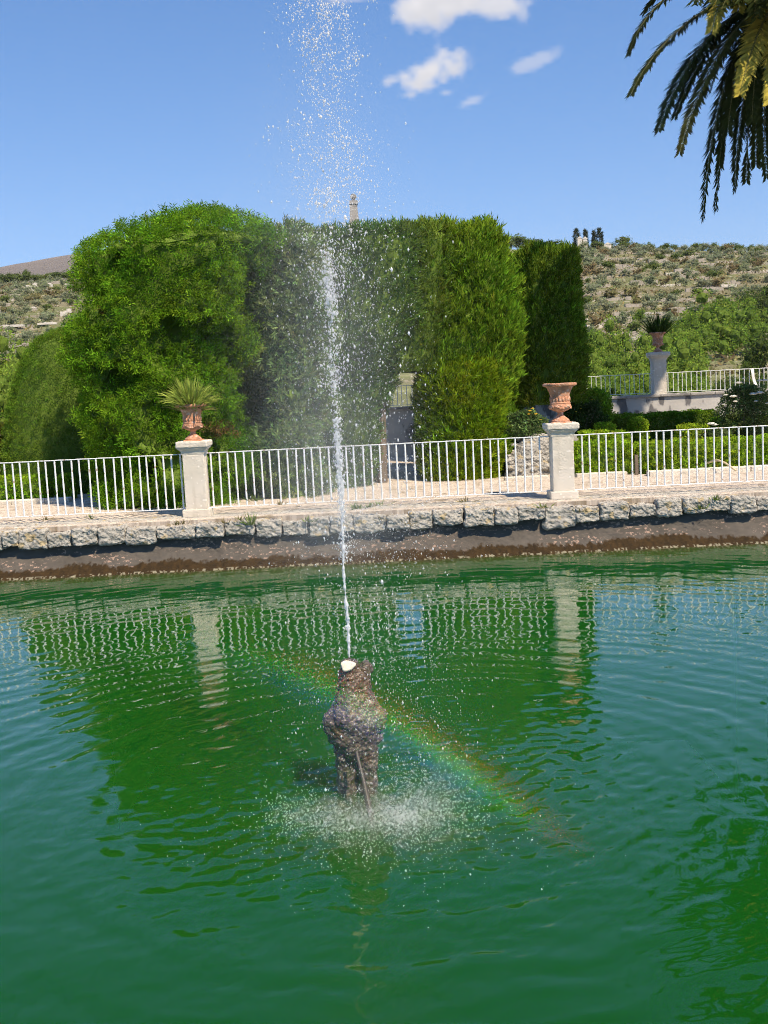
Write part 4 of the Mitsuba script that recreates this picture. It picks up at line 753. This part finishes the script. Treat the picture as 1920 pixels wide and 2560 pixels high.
def cluster(n, z0, z1, s0, s1, seed, lo=.45):
    z = r.uniform(z0, z1, n * 4); keep = meshkit.noise(np.stack([z * 5, z * 0, z * 0 + seed], -1), seed) > r.uniform(lo - .25, lo + .35, len(z)); z = z[keep][:n]; hh = np.clip((z - NZ[2]) / 5.0, 0, 1); s = s0 + (s1 - s0) * hh
    return np.stack([NZ[0] + r.normal(0, 1, len(z)) * s, NZ[1] + r.normal(0, 1, len(z)) * s, z], -1)
P = np.vstack([cluster(2300, NZ[2] + .2, 4.2, .006, .040, 1, .66), cluster(1300, 1.6, 4.3, .02, .10, 2, .62)]); add(k + '__core_drops', drops(P, np.exp(r.normal(math.log(.0029), .45, len(P))), 1.7), 'm_water_drop', smooth=True)
labels[k + '__core_drops'] = {'label': 'dense white drops of the rising jet', 'kind': 'stuff'}
# upper plume: clumps of drops
cl = np.stack([NZ[0] + .05 + r.normal(0, .13, 300), NZ[1] + r.normal(0, .13, 300), 3.4 + 3.4 * r.random(300) ** .7], -1)
P = np.repeat(cl, 20, 0) + r.normal(0, 1, (6000, 3)) * [.022, .022, .045]; P = np.vstack([P, np.stack([NZ[0] + .03 + r.normal(0, .18, 1600), NZ[1] + r.normal(0, .18, 1600), 3.0 + 3.8 * r.random(1600) ** .8], -1)])
add(k + '__plume_drops', drops(P, np.exp(r.normal(math.log(.0031), .42, len(P))), 1.25), 'm_water_drop', smooth=True); labels[k + '__plume_drops'] = {'label': 'scattered bright drops at the top of the jet', 'kind': 'stuff'}
# falling veil
n = 9500; z = 4.6 * r.random(n) ** 1.25; sp = .62 - .07 * z
P = np.stack([NZ[0] + .12 + .12 * (1 - z / 4.6) + r.normal(0, 1, n) * sp * .62, NZ[1] - .05 + r.normal(0, 1, n) * sp * .55, z + .02], -1)
k = thing('falling_spray', 'fine white drops falling round the jet and the statue', 'spray', kind='stuff'); add(k, drops(P, np.exp(r.normal(math.log(.0019), .50, n)), 1.8), 'm_water_drop', smooth=True)
def splash(n, u, v, su, sv, hz):
    uu, vv = r.normal(u, su, n), r.normal(v, sv, n); P = np.array([on(a_, b_, 0.0) for a_, b_ in zip(uu, vv)]); P[:, 2] = r.exponential(hz, n); return P
P = np.vstack([splash(3000, 1015, 2045, 75, 24, .05), splash(1700, 845, 2058, 70, 20, .04), splash(1500, 1075, 1995, 55, 26, .08), splash(2600, 945, 2070, 130, 42, .03), splash(700, 950, 2085, 210, 75, .02), splash(500, 735, 2035, 40, 20, .03), splash(900, 1010, 2050, 30, 14, .02)])
k = thing('splash', 'white splashing drops on the water around the foot of the statue', 'splash', kind='stuff'); add(k, drops(P, np.exp(r.normal(math.log(.0022), .40, len(P))), 1.2), 'm_water_drop', smooth=True)

# ------------------------------------------------------------------ mist round the jet: thin layers of droplets, each scattering one third of the rainbow
def mist_field(x, y, z):
    q = np.stack([x, y, z], -1); low = np.exp(-((x + .08) / .98) ** 2) * np.exp(-z / 1.5); col = np.exp(-((x + .34) / .45) ** 2) * np.clip(1.1 - z / 5.2, 0, 1) * .8
    return low * (.55 + .9 * meshkit.fbm(q * 1.7, 3, 41)), col * (.35 + 1.3 * meshkit.fbm(q * 1.5, 3, 42))
def tab(ring, width, share, even):
    """Phase function over cos(angle) from -1 (back towards the sun) to 1: a rainbow ring, an even part, the rest forward."""
    c = np.linspace(-1, 1, 1801); a = np.degrees(np.arccos(np.clip(-c, -1, 1))); g = .9
    rg = np.exp(-.5 * ((a - ring) / width) ** 2); hg = (1 - g * g) / (1 + g * g - 2 * g * c) ** 1.5
    tz = lambda f: f / (2 * np.pi * np.sum((f[1:] + f[:-1]) / 2) * (c[1] - c[0]))
    return ', '.join(f'{v:.5f}' for v in share * tz(rg) + even / (4 * np.pi) + (1 - share - even) * tz(hg))
YL = (5.9, 6.55, 7.05, 8.3); X0, X1, Z0, Z1 = -1.9, 2.3, .024, 1.56
thing('spray_mist', 'fine white mist and a small rainbow drifting round the fountain statue', 'mist', kind='stuff')
# each layer of droplets scatters one third of the light: together they are white, and their rings make the bow
AIR = {'type': 'ref', 'id': 'haze_air'}
for q, (nm, alb, ring, wd) in enumerate((('near', (.98, .02, .02), 42.1, .46), ('middle', (.02, .98, .02), 41.6, .38), ('far', (.02, .02, .98), 41.0, .46))):
    y0, y1 = YL[q], YL[q + 1]; gx, gy, gz = [np.linspace(a, b, m) for a, b, m in ((X0, X1, 48), (y0, y1, 12), (Z0, Z1, 80))]
    Zg, Yg, Xg = np.meshgrid(gz, gy, gx, indexing='ij'); lo, co = mist_field(Xg, Yg, np.maximum(Zg, 0))
    fld = .055 * lo / min(y1 - y0, .55) * np.exp(-((Yg - y0) / .55) ** 2 * (q == 2))
    fld *= np.clip((Xg - X0) / .5, 0, 1) * np.clip((X1 - Xg) / .5, 0, 1) * np.clip((Z1 - Zg) / .3, 0, 1) * np.clip((Yg - YL[0]) / .5, 0, 1)
    scene['droplets_' + nm] = {'type': 'heterogeneous', 'sigma_t': {'type': 'gridvolume', 'grid': mi.VolumeGrid(fld.astype(np.float32)[..., None]), 'to_world': T().translate([X0, y0, Z0]).scale([X1 - X0, y1 - y0, Z1 - Z0])}, 'albedo': rgb(*alb), 'phase': {'type': 'tabphase', 'values': tab(ring, wd, .048, .78)}}
def face(v, inner, outer): return mikit.ply((np.array(v, float), np.array([[0, 1, 2, 3]])), {'type': 'null'}, interior={'type': 'ref', 'id': 'droplets_' + inner}, exterior=outer)
for q, nm in enumerate(('near', 'middle', 'far')):          # open below: the water closes them
    y0, y1 = YL[q], YL[q + 1]; D = {'type': 'ref', 'id': 'droplets_' + nm}
    m = trimesh.creation.box(bounds=[[X0, y0, Z0], [X1, y1, Z1]]); n = np.array(m.face_normals); ok = (n[:, 2] > -.5) & ~((n[:, 1] < -.5) & (q > 0)) & ~((n[:, 1] > .5) & (q < 2))
    scene[f'spray_mist__{nm}_layer'] = mikit.ply((np.array(m.vertices), np.array(m.faces)[ok]), {'type': 'null'}, interior=D, exterior=AIR)
    labels[f'spray_mist__{nm}_layer'] = {'kind': 'stuff'}
    if q: scene[f'spray_mist__{nm}_side'] = face([[X0, y0, Z0], [X1, y0, Z0], [X1, y0, Z1], [X0, y0, Z1]], nm, {'type': 'ref', 'id': 'droplets_' + ('near', 'middle')[q - 1]}); labels[f'spray_mist__{nm}_side'] = {'kind': 'stuff'}

# the upper mist that drifts along the jet is even and white
x0, x1, y0, y1, z0, z1 = -1.7, 1.1, 6.4, 8.6, 1.572, 5.4
Zg, Yg, Xg = np.meshgrid(np.linspace(z0, z1, 64), np.linspace(y0, y1, 12), np.linspace(x0, x1, 40), indexing='ij'); lo, co = mist_field(Xg, Yg, Zg)
fld = .45 * co / (y1 - y0) * np.clip((Xg - x0) / .4, 0, 1) * np.clip((x1 - Xg) / .4, 0, 1) * np.clip((z1 - Zg) / .6, 0, 1) * np.clip((Zg - z0) / .5, 0, 1)
scene['droplets_white'] = {'type': 'heterogeneous', 'sigma_t': {'type': 'gridvolume', 'grid': mi.VolumeGrid(fld.astype(np.float32)[..., None]), 'to_world': T().translate([x0, y0, z0]).scale([x1 - x0, y1 - y0, z1 - z0])}, 'albedo': rgb(.93, .96, .99), 'phase': {'type': 'tabphase', 'values': tab(30, 20, .05, .75)}}
scene['spray_mist__upper_drift'] = {'type': 'cube', 'to_world': T().translate([(x0 + x1) / 2, (y0 + y1) / 2, (z0 + z1) / 2]).scale([(x1 - x0) / 2, (y1 - y0) / 2, (z1 - z0) / 2]), 'bsdf': {'type': 'null'}, 'interior': {'type': 'ref', 'id': 'droplets_white'}, 'exterior': AIR}
labels['spray_mist__upper_drift'] = {'kind': 'stuff'}

# ------------------------------------------------------------------ haze
scene['haze_air'] = {'type': 'homogeneous', 'sigma_t': HAZE, 'albedo': rgb(.90, .94, .99)}
scene['haze'] = {'type': 'cube', 'to_world': T().translate([0, 2600, 130]).scale([5200, 2700, 162]), 'bsdf': {'type': 'null'}, 'interior': AIR}
thing('haze', 'thin blue haze over the valley and the far hill', 'haze', kind='stuff')
